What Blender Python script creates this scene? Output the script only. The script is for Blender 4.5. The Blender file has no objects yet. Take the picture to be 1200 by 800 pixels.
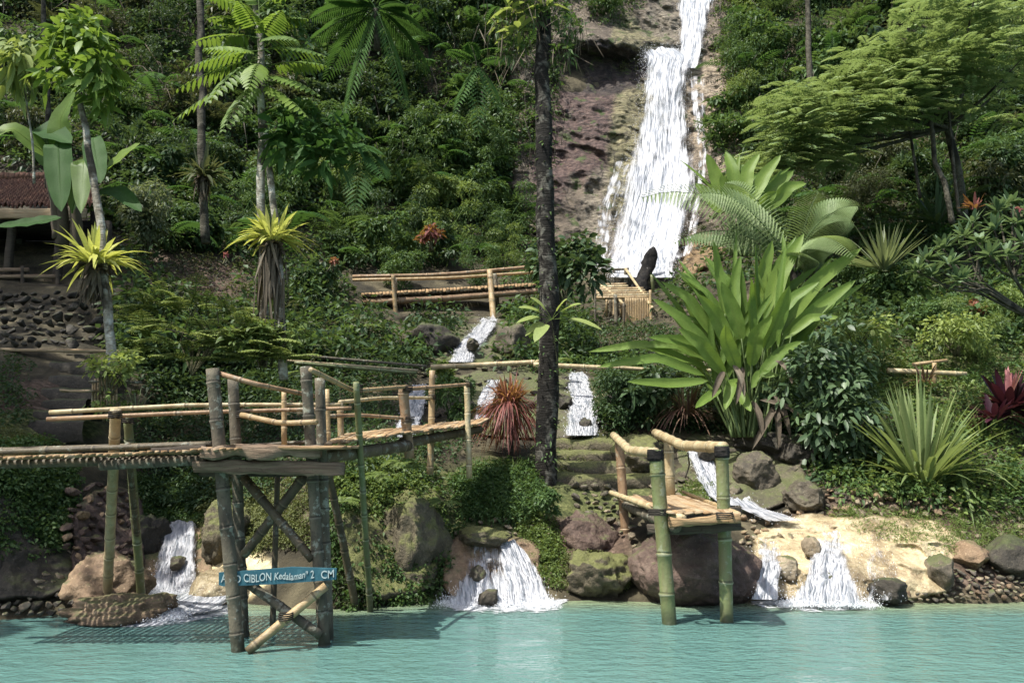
import bpy, bmesh, math, random
import numpy as np
from mathutils import Vector, Matrix
rng = np.random.default_rng(11); random.seed(11)
scene = bpy.context.scene
COL = scene.collection
# ------------------------------------------------------------------ camera, sky, sun, exposure
F = 942.0; PITCH = math.radians(7.26); EYE = 1.6
cam = bpy.data.cameras.new('camera'); cam.sensor_width = 36; cam.lens = 36*F/1200; cam.clip_end = 500; cam.clip_start = 0.05
camo = bpy.data.objects.new('camera', cam); COL.objects.link(camo)
camo.location = (0, 0, EYE); camo.rotation_euler = (math.pi/2+PITCH, 0, 0); scene.camera = camo
SUNDIR = Vector((-0.42, -0.30, 0.90)).normalized()        # towards the sun
world = bpy.data.worlds.new('World'); scene.world = world; world.use_nodes = True
wn = world.node_tree; sky = wn.nodes.new('ShaderNodeTexSky'); sky.sky_type = 'NISHITA'; sky.sun_disc = False
sky.sun_elevation = math.asin(SUNDIR.z); sky.sun_rotation = math.atan2(SUNDIR.x, SUNDIR.y)
sky.air_density = .8; sky.dust_density = 3.0; sky.ozone_density = .6
bg = wn.nodes['Background']; bg.inputs['Strength'].default_value = 0.15
wn.links.new(sky.outputs[0], bg.inputs['Color'])
sun = bpy.data.lights.new('sun', 'SUN'); sun.energy = 4.4; sun.angle = math.radians(0.53); sun.color = (1, .97, .91)
suno = bpy.data.objects.new('sun', sun); COL.objects.link(suno)
suno.rotation_euler = (-SUNDIR).to_track_quat('-Z', 'Y').to_euler(); suno.location = (-8, -6, 25)
scene.view_settings.view_transform = 'Standard'; scene.view_settings.look = 'None'; scene.view_settings.gamma = 1
scene.view_settings.use_curve_mapping = False; scene.view_settings.exposure = 0.95
scene.cycles.max_bounces = 8; scene.cycles.transparent_max_bounces = 16; scene.cycles.diffuse_bounces = 3
scene.cycles.glossy_bounces = 3; scene.cycles.caustics_reflective = False; scene.cycles.caustics_refractive = False

# ------------------------------------------------------------------ photo pixel <-> world point
CT, ST = math.cos(PITCH), math.sin(PITCH)
def P(u, v, Y):
    u = np.asarray(u, float); v = np.asarray(v, float); Y = np.asarray(Y, float)
    b = (400-v)/F; dy = CT-ST*b
    return np.stack(np.broadcast_arrays((u-600)/F/dy*Y, Y, EYE+(ST+CT*b)/dy*Y), -1)
def WY(v):                        # distance at which the pixel row meets the water
    b = (400-v)/F; return -EYE/((ST+CT*b)/(CT-ST*b))

# ------------------------------------------------------------------ noise
def _h(ix, iy, iz, s):
    n = (ix*374761393 + iy*668265263 + iz*2147483647*7 + s*1274126177) & 0xffffffff
    n = ((n ^ (n >> 13))*1274126177) & 0xffffffff
    n = ((n ^ (n >> 16))*2246822519) & 0xffffffff
    return ((n ^ (n >> 15)) & 0xffff)/32767.5-1
def vnoise(p, s=0):
    i = np.floor(p).astype(np.int64); f = p-i; f = f*f*f*(f*(f*6-15)+10)
    x, y, z = i[..., 0], i[..., 1], i[..., 2]; fx, fy, fz = f[..., 0], f[..., 1], f[..., 2]
    def L(a, b, t): return a+(b-a)*t
    return L(L(L(_h(x,y,z,s), _h(x+1,y,z,s), fx), L(_h(x,y+1,z,s), _h(x+1,y+1,z,s), fx), fy),
             L(L(_h(x,y,z+1,s), _h(x+1,y,z+1,s), fx), L(_h(x,y+1,z+1,s), _h(x+1,y+1,z+1,s), fx), fy), fz)
def fbm(p, o=4, s=0, g=.5):
    r = 0; a = 1; t = 0
    for k in range(o):
        r = r+a*vnoise(p*2**k+k*17.3, s+k); t += a; a *= g
    return r/t
def ridge(p, o=4, s=0):
    r = 0; a = 1; t = 0
    for k in range(o):
        r = r+a*(1-2*np.abs(vnoise(p*2**k+k*9.1, s+k))); t += a; a *= .5
    return r/t

# ------------------------------------------------------------------ mesh building
def nrm(a):
    return a/np.maximum(np.linalg.norm(a, axis=-1, keepdims=True), 1e-9)
class MB:
    def __init__(s): s.V = []; s.Q = []; s.T = []; s.C = []; s.n = 0; s.UV = []
    def add(s, V, Q=None, T=None, tint=.5):
        V = np.asarray(V, float).reshape(-1, 3)
        if Q is not None and len(Q): s.Q.append(np.asarray(Q, int).reshape(-1, 4)+s.n)
        if T is not None and len(T): s.T.append(np.asarray(T, int).reshape(-1, 3)+s.n)
        s.V.append(V); s.C.append(np.broadcast_to(np.asarray(tint, float), (len(V),))); s.n += len(V)
        return s
    def mesh(s, name, mats, org=(0,0,0), smooth=True, attrs=None):
        V = np.concatenate(s.V)-np.asarray(org)
        Q = np.concatenate(s.Q) if s.Q else np.zeros((0,4), int); T = np.concatenate(s.T) if s.T else np.zeros((0,3), int)
        me = bpy.data.meshes.new(name); me.vertices.add(len(V)); me.vertices.foreach_set('co', V.ravel().astype(np.float32))
        me.loops.add(Q.size+T.size); me.loops.foreach_set('vertex_index', np.concatenate([Q.ravel(), T.ravel()]).astype(np.int32))
        me.polygons.add(len(Q)+len(T))
        st = np.concatenate([np.arange(len(Q))*4, Q.size+np.arange(len(T))*3]).astype(np.int32)
        me.polygons.foreach_set('loop_start', st)
        me.polygons.foreach_set('use_smooth', np.full(len(st), smooth, bool))
        a = me.attributes.new('tint', 'FLOAT', 'POINT'); a.data.foreach_set('value', np.concatenate(s.C).astype(np.float32))
        for k, val in (attrs or {}).items():
            a = me.attributes.new(k, 'FLOAT', 'POINT'); a.data.foreach_set('value', np.asarray(val).ravel().astype(np.float32))
        me.update(calc_edges=True); me.validate()
        for m in (mats if isinstance(mats, (list, tuple)) else [mats]): me.materials.append(m)
        return me
ORG = {}
def props(o, label=None, cat=None, group=None, kind=None):
    if label: o['label'] = label
    if cat: o['category'] = cat
    if group: o['group'] = group
    if kind: o['kind'] = kind
    return o
def thing(name, loc, label, cat, group=None):
    o = bpy.data.objects.new(name, None); COL.objects.link(o); o.location = tuple(float(c) for c in loc)
    o.empty_display_size = .1; ORG[o] = np.array(loc, float)
    return props(o, label, cat, group)
def part(name, mb, mat, parent, smooth=True, label=None, kind=None, attrs=None):
    org = ORG[parent]; me = mb.mesh(name, mat, org, smooth, attrs)
    o = bpy.data.objects.new(name, me); COL.objects.link(o); o.parent = parent; ORG[o] = org
    return props(o, label, None, None, kind)
def solo(name, mb, mat, label=None, cat=None, group=None, kind=None, smooth=True, org=None, attrs=None):
    if org is None:
        V = np.concatenate(mb.V); org = np.array([V[:,0].mean(), V[:,1].mean(), V[:,2].min()])
    me = mb.mesh(name, mat, org, smooth, attrs); o = bpy.data.objects.new(name, me); COL.objects.link(o)
    o.location = tuple(float(c) for c in org); ORG[o] = np.array(org)
    return props(o, label, cat, group, kind)
def inst(name, me, loc, rot=(0,0,0), sc=(1,1,1), label=None, cat=None, group=None, parent=None):
    o = bpy.data.objects.new(name, me); COL.objects.link(o)
    if parent is not None: o.parent = parent; loc = np.asarray(loc)-ORG[parent]
    o.location = tuple(float(c) for c in loc); o.rotation_euler = rot
    o.scale = (sc,)*3 if np.isscalar(sc) else tuple(sc)
    return props(o, label, cat, group)

def tube(mb, pts, r, sides=8, tint=.5, cap=True):
    pts = np.asarray(pts, float); n = len(pts); r = np.broadcast_to(np.asarray(r, float), (n,))
    d = nrm(np.gradient(pts, axis=0)) if n > 2 else nrm(np.repeat((pts[1]-pts[0])[None], 2, 0))
    ref = np.array([0,0,1.]) if abs(d[0][2]) < .9 else np.array([1.,0,0])
    a = nrm(np.cross(d, ref)); b = np.cross(d, a)
    t = np.arange(sides)/sides*2*np.pi
    V = pts[:,None]+r[:,None,None]*(a[:,None]*np.cos(t)[None,:,None]+b[:,None]*np.sin(t)[None,:,None])
    i = np.arange(n-1)[:,None]*sides; j = np.arange(sides)[None]; k = (j+1) % sides
    Q = np.stack([i+j, i+k, i+sides+k, i+sides+j], -1).reshape(-1, 4)
    V = V.reshape(-1, 3); T = []
    if cap:
        V = np.concatenate([V, pts[:1], pts[-1:]]); c0 = n*sides; jj = np.arange(sides); kk = (jj+1) % sides
        T = np.concatenate([np.stack([np.full(sides, c0), kk, jj], -1), np.stack([np.full(sides, c0+1), (n-1)*sides+jj, (n-1)*sides+kk], -1)])
    ti = np.repeat(np.broadcast_to(np.asarray(tint, float), (n,)), sides)
    if cap: ti = np.concatenate([ti, [.05, .05]])
    mb.add(V, Q, T, ti); return mb
def curve(pts, n):
    pts = np.asarray(pts, float)
    if len(pts) == 2: t = np.linspace(0, 1, n)[:,None]; return pts[0]+(pts[1]-pts[0])*t
    s = np.concatenate([[0], np.cumsum(np.linalg.norm(np.diff(pts, axis=0), axis=1))]); t = np.linspace(0, s[-1], n*4)
    c = np.stack([np.interp(t, s, pts[:,k]) for k in range(3)], -1)
    for _ in range(max(2, n//2)):
        c[1:-1] = (c[:-2]+2*c[1:-1]+c[2:])/4
    s = np.linspace(0, len(c)-1, n); return np.stack([np.interp(s, np.arange(len(c)), c[:,k]) for k in range(3)], -1)
def bamboo(mb, pts, r, node=.27, taper=.88, sides=12, rough=.02):
    pts = np.asarray(pts, float); c = curve(pts, 60); seg = np.linalg.norm(np.diff(c, axis=0), axis=1); s = np.concatenate([[0], np.cumsum(seg)])
    Ltot = s[-1]; ks = []; x = rng.uniform(.05, node)
    ps = [0.]; ti = [.5]; rr = [1.]; sh = [0]
    while x < Ltot-.04:
        for dx, m, t in ((-.022,.985,.5), (-.007,1.07,.9), (0,1.12,.98), (.005,1.0,.0), (.012,1.03,.06), (.03,.98,.4)):
            ps.append(x+dx); rr.append(m); ti.append(t)
        x += node*rng.uniform(.85, 1.15)
        ps.append(min(x, Ltot)-.10 if min(x, Ltot)-.10 > ps[-1] else ps[-1]+.01); rr.append(.975); ti.append(.5)
    ps.append(Ltot); rr.append(1); ti.append(.45)
    ps = np.clip(np.array(ps), 0, Ltot); q = np.stack([np.interp(ps, s, c[:,k]) for k in range(3)], -1)
    q += (np.cumsum(rng.normal(0, 1, (len(q), 3)), 0)*r*.012)*np.array([1,1,.2])
    R = r*np.array(rr)*np.linspace(1, taper, len(ps))
    return tube(mb, q, R, sides, np.array(ti))
def box(mb, c, s, R=None, tint=.5, jit=0):
    v = np.array([[x,y,z] for x in (-.5,.5) for y in (-.5,.5) for z in (-.5,.5)])*np.asarray(s)
    if jit: v += rng.normal(0, jit, v.shape)
    if R is not None: v = v@np.asarray(R).T
    mb.add(v+np.asarray(c), [[0,1,3,2],[4,6,7,5],[0,4,5,1],[2,3,7,6],[0,2,6,4],[1,5,7,3]], None, tint); return mb
def beam(mb, a, b, w, h, tint=.5, up=(0,0,1), n=8, rough=.006, shape=.12):
    """a sawn or split timber between a and b, chamfered, slightly uneven"""
    a = np.asarray(a, float); b = np.asarray(b, float); d = nrm(b-a); s = nrm(np.cross(d, up)); u = np.cross(s, d)
    prof = np.array([(-.5,-.5+shape),(-.5,.5-shape),(-.5+shape,.5),(.5-shape,.5),(.5,.5-shape),(.5,-.5+shape),(.5-shape,-.5),(-.5+shape,-.5)])
    t = np.linspace(0, 1, n)
    V = (a+(b-a)*t[:,None])[:,None]+s*(prof[:,0]*w)[None,:,None]+u*(prof[:,1]*h)[None,:,None]
    V = V+fbm(V*6+3, 2, 5)[...,None]*rough*2+rng.normal(0, rough*.4, V.shape)
    i = np.arange(n-1)[:,None]*8; j = np.arange(8)[None]; k = (j+1) % 8
    Q = np.stack([i+j, i+k, i+8+k, i+8+j], -1).reshape(-1, 4)
    e = (n-1)*8
    caps = [[0,3,2,1],[0,7,4,3],[7,6,5,4],[e,e+1,e+2,e+3],[e,e+3,e+4,e+7],[e+4,e+5,e+6,e+7]]
    mb.add(V.reshape(-1, 3), np.concatenate([Q, caps]), None, tint); return mb

# leaf templates: columns x (across), y (along), z (out of the blade)
def ribbon(rows, prof, fold=.12, wave=0):
    y = np.linspace(0, 1, rows); w = prof(y)/2; V = []; Q = []
    for i in range(rows):
        wv = wave*math.sin(i*2.1); V += [(-w[i], y[i], fold*w[i]*2+wv), (0, y[i], 0), (w[i], y[i], fold*w[i]*2-wv)]
        if i: a = (i-1)*3; Q += [[a,a+1,a+4,a+3],[a+1,a+2,a+5,a+4]]
    return np.array(V), np.array(Q), None
T_DIA = (np.array([(0,0,0),(-.5,.42,.14),(0,1,0),(.5,.42,.14)]), None, np.array([(0,2,1),(0,3,2)]))
T_OVAL = (np.array([(0,0,0),(-.4,.28,.09),(0,.32,0),(.4,.28,.09),(-.42,.66,.08),(0,.68,0),(.42,.66,.08),(0,1,0)]),
          np.array([(1,2,5,4),(2,3,6,5)]), np.array([(0,2,1),(0,3,2),(4,5,7),(5,6,7)]))
T_STRAP = ribbon(6, lambda y: np.clip(np.minimum(.55+y*3, (1-y)*2.6+.02), 0, 1), .16)
T_BLADE = ribbon(9, lambda y: np.sin(np.pi*np.clip(y, 0, 1)**.75)**.62*(1-.0*y), .10)
T_STALKED = ribbon(11, lambda y: np.where(y < .26, .05, np.sin(np.pi*np.clip((y-.26)/.74, 0, 1)**.8)**.6)+.02, .12)
def leafset(mb, Pt, D, N, L, W, tpl, tint, bend=.25):
    """one blade of the template per point, facing N, growing along D, drooping with its length"""
    Pt = np.atleast_2d(Pt); n = len(Pt); D = nrm(np.broadcast_to(D, Pt.shape)); N = np.broadcast_to(N, Pt.shape)
    B = nrm(np.cross(D, N)); N = np.cross(B, D)
    tv, tq, tt = tpl; k = len(tv)
    L = np.broadcast_to(np.asarray(L, float), (n,))[:,None,None]; W = np.broadcast_to(np.asarray(W, float), (n,))[:,None,None]
    bend = np.broadcast_to(np.asarray(bend, float), (n,))[:,None]
    x, y, z = tv[:,0][None,:,None], tv[:,1][None,:,None], tv[:,2][None,:,None]
    V = Pt[:,None]+B[:,None]*x*W+D[:,None]*y*L+N[:,None]*z*W
    V[:,:,2] -= bend*L[:,:,0]*tv[:,1][None]**2
    off = (np.arange(n)*k)[:,None,None]
    Q = (tq[None]+off).reshape(-1, 4) if tq is not None else None
    T = (tt[None]+off).reshape(-1, 3) if tt is not None else None
    mb.add(V.reshape(-1, 3), Q, T, np.repeat(np.broadcast_to(np.asarray(tint, float), (n,)), k)); return mb
def rand_unit(n): return nrm(rng.normal(0, 1, (n, 3)))

# ------------------------------------------------------------------ materials
class NT:
    def __init__(s, name):
        s.m = bpy.data.materials.new(name); s.m.use_nodes = True; s.t = s.m.node_tree; s.t.nodes.clear()
        s.out = s.n('OutputMaterial'); s.tc = s.n('TexCoord')
    def n(s, typ, **k):
        nd = s.t.nodes.new('ShaderNode'+typ)
        for a, b in k.items():
            if a.startswith('_'): setattr(nd, a[1:], b)
            else:
                inp = nd.inputs[int(a[1:])] if a[0] == 'i' and a[1:].isdigit() else nd.inputs[a.replace('__', ' ')]
                if isinstance(b, bpy.types.NodeSocket): s.t.links.new(b, inp)
                else: inp.default_value = (*b, 1) if inp.type == 'RGBA' and len(b) == 3 else b
        return nd
    def noise(s, scale, detail=4, rough=.55, vec=None, dist=0):
        nd = s.n('TexNoise', Scale=scale, Detail=detail, Roughness=rough, Distortion=dist)
        s.t.links.new(vec if vec is not None else s.tc.outputs['Object'], nd.inputs['Vector']); return nd.outputs['Fac']
    def map(s, scale, loc=(0,0,0), vec=None):
        nd = s.n('Mapping', Scale=scale, Location=loc); s.t.links.new(vec if vec is not None else s.tc.outputs['Object'], nd.inputs['Vector']); return nd.outputs[0]
    def ramp(s, fac, stops):
        nd = s.n('ValToRGB', Fac=fac); e = nd.color_ramp.elements
        while len(e) < len(stops): e.new(.5)
        for q, (p, c) in zip(e, stops): q.position = p; q.color = (*c, 1) if len(c) == 3 else c
        return nd.outputs[0]
    def mix(s, f, a, b, mode='MIX'):
        nd = s.t.nodes.new('ShaderNodeMix'); nd.data_type = 'RGBA'; nd.blend_type = mode
        for val, i in ((f, 0), (a, 6), (b, 7)):
            if isinstance(val, bpy.types.NodeSocket): s.t.links.new(val, nd.inputs[i])
            else: nd.inputs[i].default_value = val if i == 0 else (*val, 1) if len(val) == 3 else val
        return nd.outputs[2]
    def math(s, op, a, b=0, c=0, clamp=False):
        nd = s.t.nodes.new('ShaderNodeMath'); nd.operation = op; nd.use_clamp = clamp
        for i, val in enumerate((a, b, c)):
            if isinstance(val, bpy.types.NodeSocket): s.t.links.new(val, nd.inputs[i])
            else: nd.inputs[i].default_value = val
        return nd.outputs[0]
    def smooth(s, x, a, b):
        nd = s.t.nodes.new('ShaderNodeMapRange'); nd.interpolation_type = 'SMOOTHSTEP'; s.t.links.new(x, nd.inputs[0])
        nd.inputs[1].default_value = a; nd.inputs[2].default_value = b; return nd.outputs[0]
    def attr(s, name): return s.n('Attribute', _attribute_name=name).outputs['Fac']
    def bump(s, h, dist=.02, strength=1.0, prev=None):
        nd = s.n('Bump', Height=h, Distance=dist, Strength=strength)
        if prev is not None: s.t.links.new(prev, nd.inputs['Normal'])
        return nd.outputs[0]
    def done(s, col, rough=.8, normal=None, spec=.3, extra=None):
        b = s.n('BsdfPrincipled', Base__Color=col, Roughness=rough); b.inputs['Specular IOR Level'].default_value = spec
        if normal is not None: s.t.links.new(normal, b.inputs['Normal'])
        sh = b.outputs[0]
        if extra is not None: sh = extra(b)
        s.t.links.new(sh, s.out.inputs['Surface']); return s.m

def _ds(c, k=.22):
    g = c[0]*.25+c[1]*.65+c[2]*.1; return tuple(x+(g-x)*k for x in c)
def leaf_mat(name, dark, mid, light, trans=.30, rough=.5, var=.5, spec=.22, ds=.22):
    rough = max(rough, .46); spec = min(spec, .3); dark, mid, light = _ds(dark, ds), _ds(mid, ds), _ds(light, ds); t = NT(name); col = t.ramp(t.attr('tint'), [(0, dark), (.5, mid), (1, light)])
    oi = t.n('ObjectInfo').outputs['Random']
    col = t.mix(t.math('MULTIPLY', oi, var), col, tuple(c*.55 for c in mid))
    big = t.noise(.9, 2, .5, t.n('NewGeometry').outputs['Position']); col = t.mix(t.math('MULTIPLY', big, .45), col, tuple(c*.8+.004 for c in dark))
    sp = t.n('NewGeometry').outputs['Position']; g = t.noise(40, 2, .6, sp)
    col = t.mix(.25, col, t.ramp(g, [(.3, tuple(c*.5 for c in mid)), (.7, tuple(min(1, c*1.5) for c in mid))]))
    def ex(b):
        tr = t.n('BsdfTranslucent', Color=t.mix(.5, col, (light[0]*1.3, light[1]*1.35, light[2]*.6)))
        return t.n('MixShader', Fac=trans, i1=b.outputs[0], i2=tr.outputs[0]).outputs[0]
    return t.done(col, rough, None, spec, ex)
def rock_mat(name, stops, scale=2.0, moss=0.0, mosscol=(.07,.08,.028), wet=.75, bump=.03, bed=0):
    t = NT(name); g = t.n('NewGeometry').outputs['Position']
    v = t.map((1, 1, 1+bed), vec=g)
    n1 = t.noise(scale, 8, .62, v, .4); n2 = t.noise(scale*7, 6, .65, v); n3 = t.noise(scale*.4, 3, .5, v)
    col = t.ramp(t.math('ADD', t.math('MULTIPLY', n1, .7), t.math('MULTIPLY', n2, .3)), stops)
    col = t.mix(t.smooth(n3, .35, .7), col, tuple(c*.5 for c in stops[1][1]))
    sp = t.n('TexVoronoi', Scale=scale*5, Vector=v, _feature='DISTANCE_TO_EDGE').outputs['Distance']
    crack = t.smooth(sp, .0, .03); col = t.mix(t.math('MULTIPLY', t.math('SUBTRACT', 1, crack), .35), col, tuple(c*.25 for c in stops[0][1]))
    if moss:
        nz = t.n('SeparateXYZ', Vector=t.n('NewGeometry').outputs['Normal']).outputs['Z']
        m = t.smooth(t.math('ADD', t.math('ADD', nz, t.math('MULTIPLY', n1, 1.3)), t.math('MULTIPLY', n2, .6)), 1.65-moss, 2.15-moss)
        col = t.mix(m, col, t.mix(n2, tuple(c*.5 for c in mosscol), tuple(c*1.5 for c in mosscol)))
    sk = t.smooth(t.noise(scale*16, 4, .7, g), .60, .68); col = t.mix(t.math('MULTIPLY', sk, .45), col, tuple(min(.8, c*1.45) for c in stops[-1][1]))
    zz = t.n('SeparateXYZ', Vector=g).outputs['Z']; wl = t.smooth(t.math('ADD', zz, t.math('MULTIPLY', n1, .16)), .20, .10); col = t.mix(t.math('MULTIPLY', wl, .65), col, tuple(c*.35 for c in stops[0][1]))
    b = t.bump(t.math('ADD', t.math('MULTIPLY', n1, .8), t.math('MULTIPLY', n2, .5)), bump)
    return t.done(col, wet, b, .35)
def bamboo_mat(name, base, nodec, stain, rough=.5, streak=.5):
    t = NT(name); tint = t.attr('tint'); g = t.n('NewGeometry').outputs['Position']
    n1 = t.noise(3, 5, .6, t.map((3,3,1), vec=g)); n2 = t.noise(26, 5, .7, g)
    col = t.mix(t.smooth(n1, .35, .7), base, stain); col = t.mix(t.math('MULTIPLY', t.smooth(n2, .5, .75), streak), col, tuple(c*.4 for c in stain))
    lich = t.smooth(t.noise(13, 6, .65, g), .56, .62); col = t.mix(t.math('MULTIPLY', lich, streak*.5), col, (.36,.38,.30))
    col = t.mix(t.math('MULTIPLY', t.math('LESS_THAN', tint, .2), .6), col, tuple(c*.25 for c in stain))
    col = t.mix(t.math('MULTIPLY', t.math('GREATER_THAN', tint, .8), .6), col, nodec)
    oi = t.n('ObjectInfo').outputs['Random']; col = t.mix(t.math('MULTIPLY', oi, .3), col, tuple(c*.5 for c in stain))
    sepz = t.n('SeparateXYZ', Vector=g).outputs['Z']; wet = t.smooth(t.math('ADD', sepz, t.math('MULTIPLY', n1, .12)), .24, .08)
    col = t.mix(t.math('MULTIPLY', wet, .75), col, (.02,.025,.012))
    return t.done(col, rough, t.bump(t.math('ADD', n2, n1), .008), .4)

M = {}
M['bam_tan'] = bamboo_mat('bamboo_tan', (.40,.29,.145), (.46,.37,.22), (.22,.15,.075), .5, .6)
M['bam_grey'] = bamboo_mat('bamboo_weathered', (.13,.112,.075), (.16,.145,.11), (.055,.047,.032), .85, 1.0)
M['bam_green'] = bamboo_mat('bamboo_green', (.135,.165,.065), (.33,.33,.22), (.13,.12,.05), .5, .55)
M['bam_pale'] = bamboo_mat('bamboo_pale', (.46,.38,.22), (.52,.46,.31), (.27,.20,.10), .5, .55)
M['bam_dark'] = bamboo_mat('bamboo_dark_wet', (.11,.085,.045), (.18,.15,.09), (.05,.038,.02), .6, .8)
M['bam_rust'] = bamboo_mat('bamboo_rust', (.29,.19,.105), (.35,.27,.17), (.16,.095,.05), .55, .6)
def wood_mat(name, a, b, rough=.85):
    t = NT(name); g = t.n('NewGeometry').outputs['Position']
    n1 = t.noise(4, 6, .65, t.map((.8, 2, 10), vec=g), .6); n2 = t.noise(30, 4, .6, g)
    col = t.mix(t.smooth(n1, .3, .7), a, b); col = t.mix(t.smooth(n2, .6, .8), col, tuple(c*.3 for c in b))
    col = t.mix(t.math('MULTIPLY', t.n('ObjectInfo').outputs['Random'], .35), col, tuple(c*.4 for c in b))
    return t.done(col, rough, t.bump(n1, .02), .2)
M['plank'] = wood_mat('old_plank', (.24,.18,.12), (.11,.075,.05))
M['plank_dark'] = wood_mat('dark_plank', (.09,.075,.055), (.045,.035,.027))
M['plank_pale'] = wood_mat('sun_bleached_wood', (.42,.33,.21), (.26,.18,.10))  # paler wood tone for boards and some deck slats
M['slat_old'] = wood_mat('split_bamboo', (.40,.28,.15), (.20,.12,.06))
M['tile'] = wood_mat('clay_tile', (.27,.15,.10), (.15,.08,.055))
M['bark'] = wood_mat('bark_dark', (.05,.045,.035), (.022,.018,.014))
def bark_pale(name, a, b, c, sc=6, pt=.62):
    t = NT(name); g = t.n('NewGeometry').outputs['Position']; n1 = t.noise(sc, 6, .65, g, .5); n2 = t.noise(sc*.35, 4, .6, g)
    n3 = t.noise(9, 3, .6, t.map((1,1,7), vec=g))
    col = t.ramp(n1, [(.36, a), (.5, b), (pt+.04, c)]); col = t.mix(t.smooth(n2, .52, .62), col, tuple(x*.55 for x in a))
    col = t.mix(t.math('MULTIPLY', t.smooth(n3, .55, .7), .6), col, tuple(x*.6 for x in a))
    return t.done(col, .85, t.bump(t.math('ADD', n1, n3), .02), .2)
M['bark_pale'] = bark_pale('bark_pale_lichen', (.10,.085,.06), (.24,.22,.17), (.46,.46,.40))
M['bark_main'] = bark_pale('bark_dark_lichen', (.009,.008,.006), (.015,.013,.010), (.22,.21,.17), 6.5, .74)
M['bark_far'] = bark_pale('bark_grey', (.03,.027,.018), (.06,.055,.038), (.11,.10,.075))
M['char'] = bark_pale('charred_wood', (.006,.006,.006), (.012,.011,.01), (.035,.03,.025), 9)
M['rock_brown'] = rock_mat('rock_brown', [(.35,(.10,.065,.04)),(.52,(.25,.17,.10)),(.68,(.42,.32,.20))], 2.2, .02, bump=.06)
M['rock_red'] = rock_mat('rock_red', [(.36,(.04,.027,.020)),(.52,(.10,.066,.050)),(.68,(.20,.145,.11))], 2.6, .02, bump=.06)
M['rock_grey'] = rock_mat('rock_grey', [(.34,(.035,.03,.022)),(.52,(.11,.092,.062)),(.68,(.24,.205,.14))], 2.4, .12, bump=.06)
M['rock_moss'] = rock_mat('rock_mossy', [(.34,(.045,.037,.023)),(.52,(.12,.10,.06)),(.68,(.26,.22,.14))], 3.0, .50, (.105,.11,.035), bump=.07)
M['rock_dark'] = rock_mat('rock_dark', [(.34,(.02,.018,.014)),(.52,(.055,.047,.033)),(.68,(.13,.11,.075))], 2.4, .12, (.05,.06,.02), bump=.06)
M['stone_pale'] = rock_mat('stone_pale', [(.34,(.14,.11,.07)),(.52,(.30,.24,.16)),(.68,(.46,.40,.29))], 5, .15)
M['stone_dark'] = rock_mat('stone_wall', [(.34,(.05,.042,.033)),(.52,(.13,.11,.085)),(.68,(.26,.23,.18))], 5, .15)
M['trav'] = rock_mat('travertine', [(.33,(.09,.065,.038)),(.43,(.26,.20,.115)),(.53,(.43,.355,.21)),(.68,(.62,.54,.37))], 2.4, 0, wet=.22, bump=.05)
# ------------------------------------------------------------------ the hillside: distance of the ground seen along each direction
UU = np.array([-600,-200,0,100,200,300,400,500,600,700,800,900,1000,1100,1200,1400,1800.])
TAB = [
 (1000, [7,6.5,7.0,7.2,7.5,7.6,7.6,8.0,8.2,8.1,8.0,8.2,8.2,8.2,8.2,8,8]),
 (760, [7,7.0,7.3,7.5,7.9,7.9,7.9,8.4,8.5,8.4,8.3,8.35,8.3,8.3,8.4,8.4,8.4]),
 (705, [7.4,7.6,7.8,8.0,8.9,8.3,8.1,8.45,8.55,8.5,8.4,8.45,8.35,8.35,8.45,8.6,8.8]),
 (650, [8,7.9,8.0,8.8,9.6,8.8,8.4,8.9,9.2,9.5,9.0,9.0,8.9,8.9,9.1,9.4,9.6]),
 (600, [8.2,8.0,8.1,9.1,10.6,9.6,8.7,9.3,9.8,10.2,9.8,10.2,9.7,9.7,9.9,10.2,10.5]),
 (550, [8.6,8.2,8.3,9.6,11.2,10.8,9.1,9.9,10.7,11.0,11.2,11.2,10.5,10.5,10.7,11,11.5]),
 (500, [9.5,9.2,9.4,10.6,12.0,11.8,10.9,11.5,12.0,12.2,12.6,12.2,11.5,11.5,11.8,12,12.5]),
 (450, [10.5,10.3,10.5,11.5,12.8,13.2,13.4,13.8,13.8,14.2,13.8,13.2,12.8,12.8,13.0,13.2,14]),
 (400, [12,12,12.3,13,13.8,14.6,15.5,16,16.6,19.3,16.6,14.6,14.2,14.2,14.5,15,15.5]),
 (350, [14,14,14.2,14.5,15,16.5,18.3,19.5,20,21.3,20.5,17,16.5,16.5,16.5,17,18]),
 (300, [16,16,16,16.5,17,19,21.5,23,24,25.5,25.5,20.5,19,18.5,18.5,19,20]),
 (250, [18,18.3,18.5,19,19.5,21.5,24,25.5,26.4,26.8,27,24,21.5,20.5,20.5,21,22]),
 (200, [20,20.3,20.5,21,21.5,23.5,25.5,26.5,27.2,27.5,28,26,23.5,22.5,22.5,23,24]),
 (100, [23,23,23.5,24,24.5,26,27.5,28.3,28.8,29,29.8,28.5,26.5,26,26,26,27]),
 (0,   [26,26,26.5,27,27,28,29.5,30,30.5,31,31.8,31,30,29.5,29.5,29.5,30]),
 (-150,[29,29,29.5,30,30.5,31.5,32.5,33,34,34.5,35,34.5,34,33.5,33,33,34]),
 (-500,[34,34,35,36,36,37,38,39,40,41,41,41,40,39,38,38,38]),
]
VV = np.array([r[0] for r in TAB])[::-1].astype(float); DD = np.array([r[1] for r in TAB])[::-1]
_fu = np.arange(-600, 1801, 10.); _fv = np.arange(-500, 1001, 10.)
_t = np.stack([np.interp(_fu, UU, row) for row in DD]); FT = np.stack([np.interp(_fv, VV, _t[:,i]) for i in range(len(_fu))], 1)
for _ in range(5):
    FT[1:-1] = (FT[:-2]+2*FT[1:-1]+FT[2:])/4; FT[:,1:-1] = (FT[:,:-2]+2*FT[:,1:-1]+FT[:,2:])/4
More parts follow.
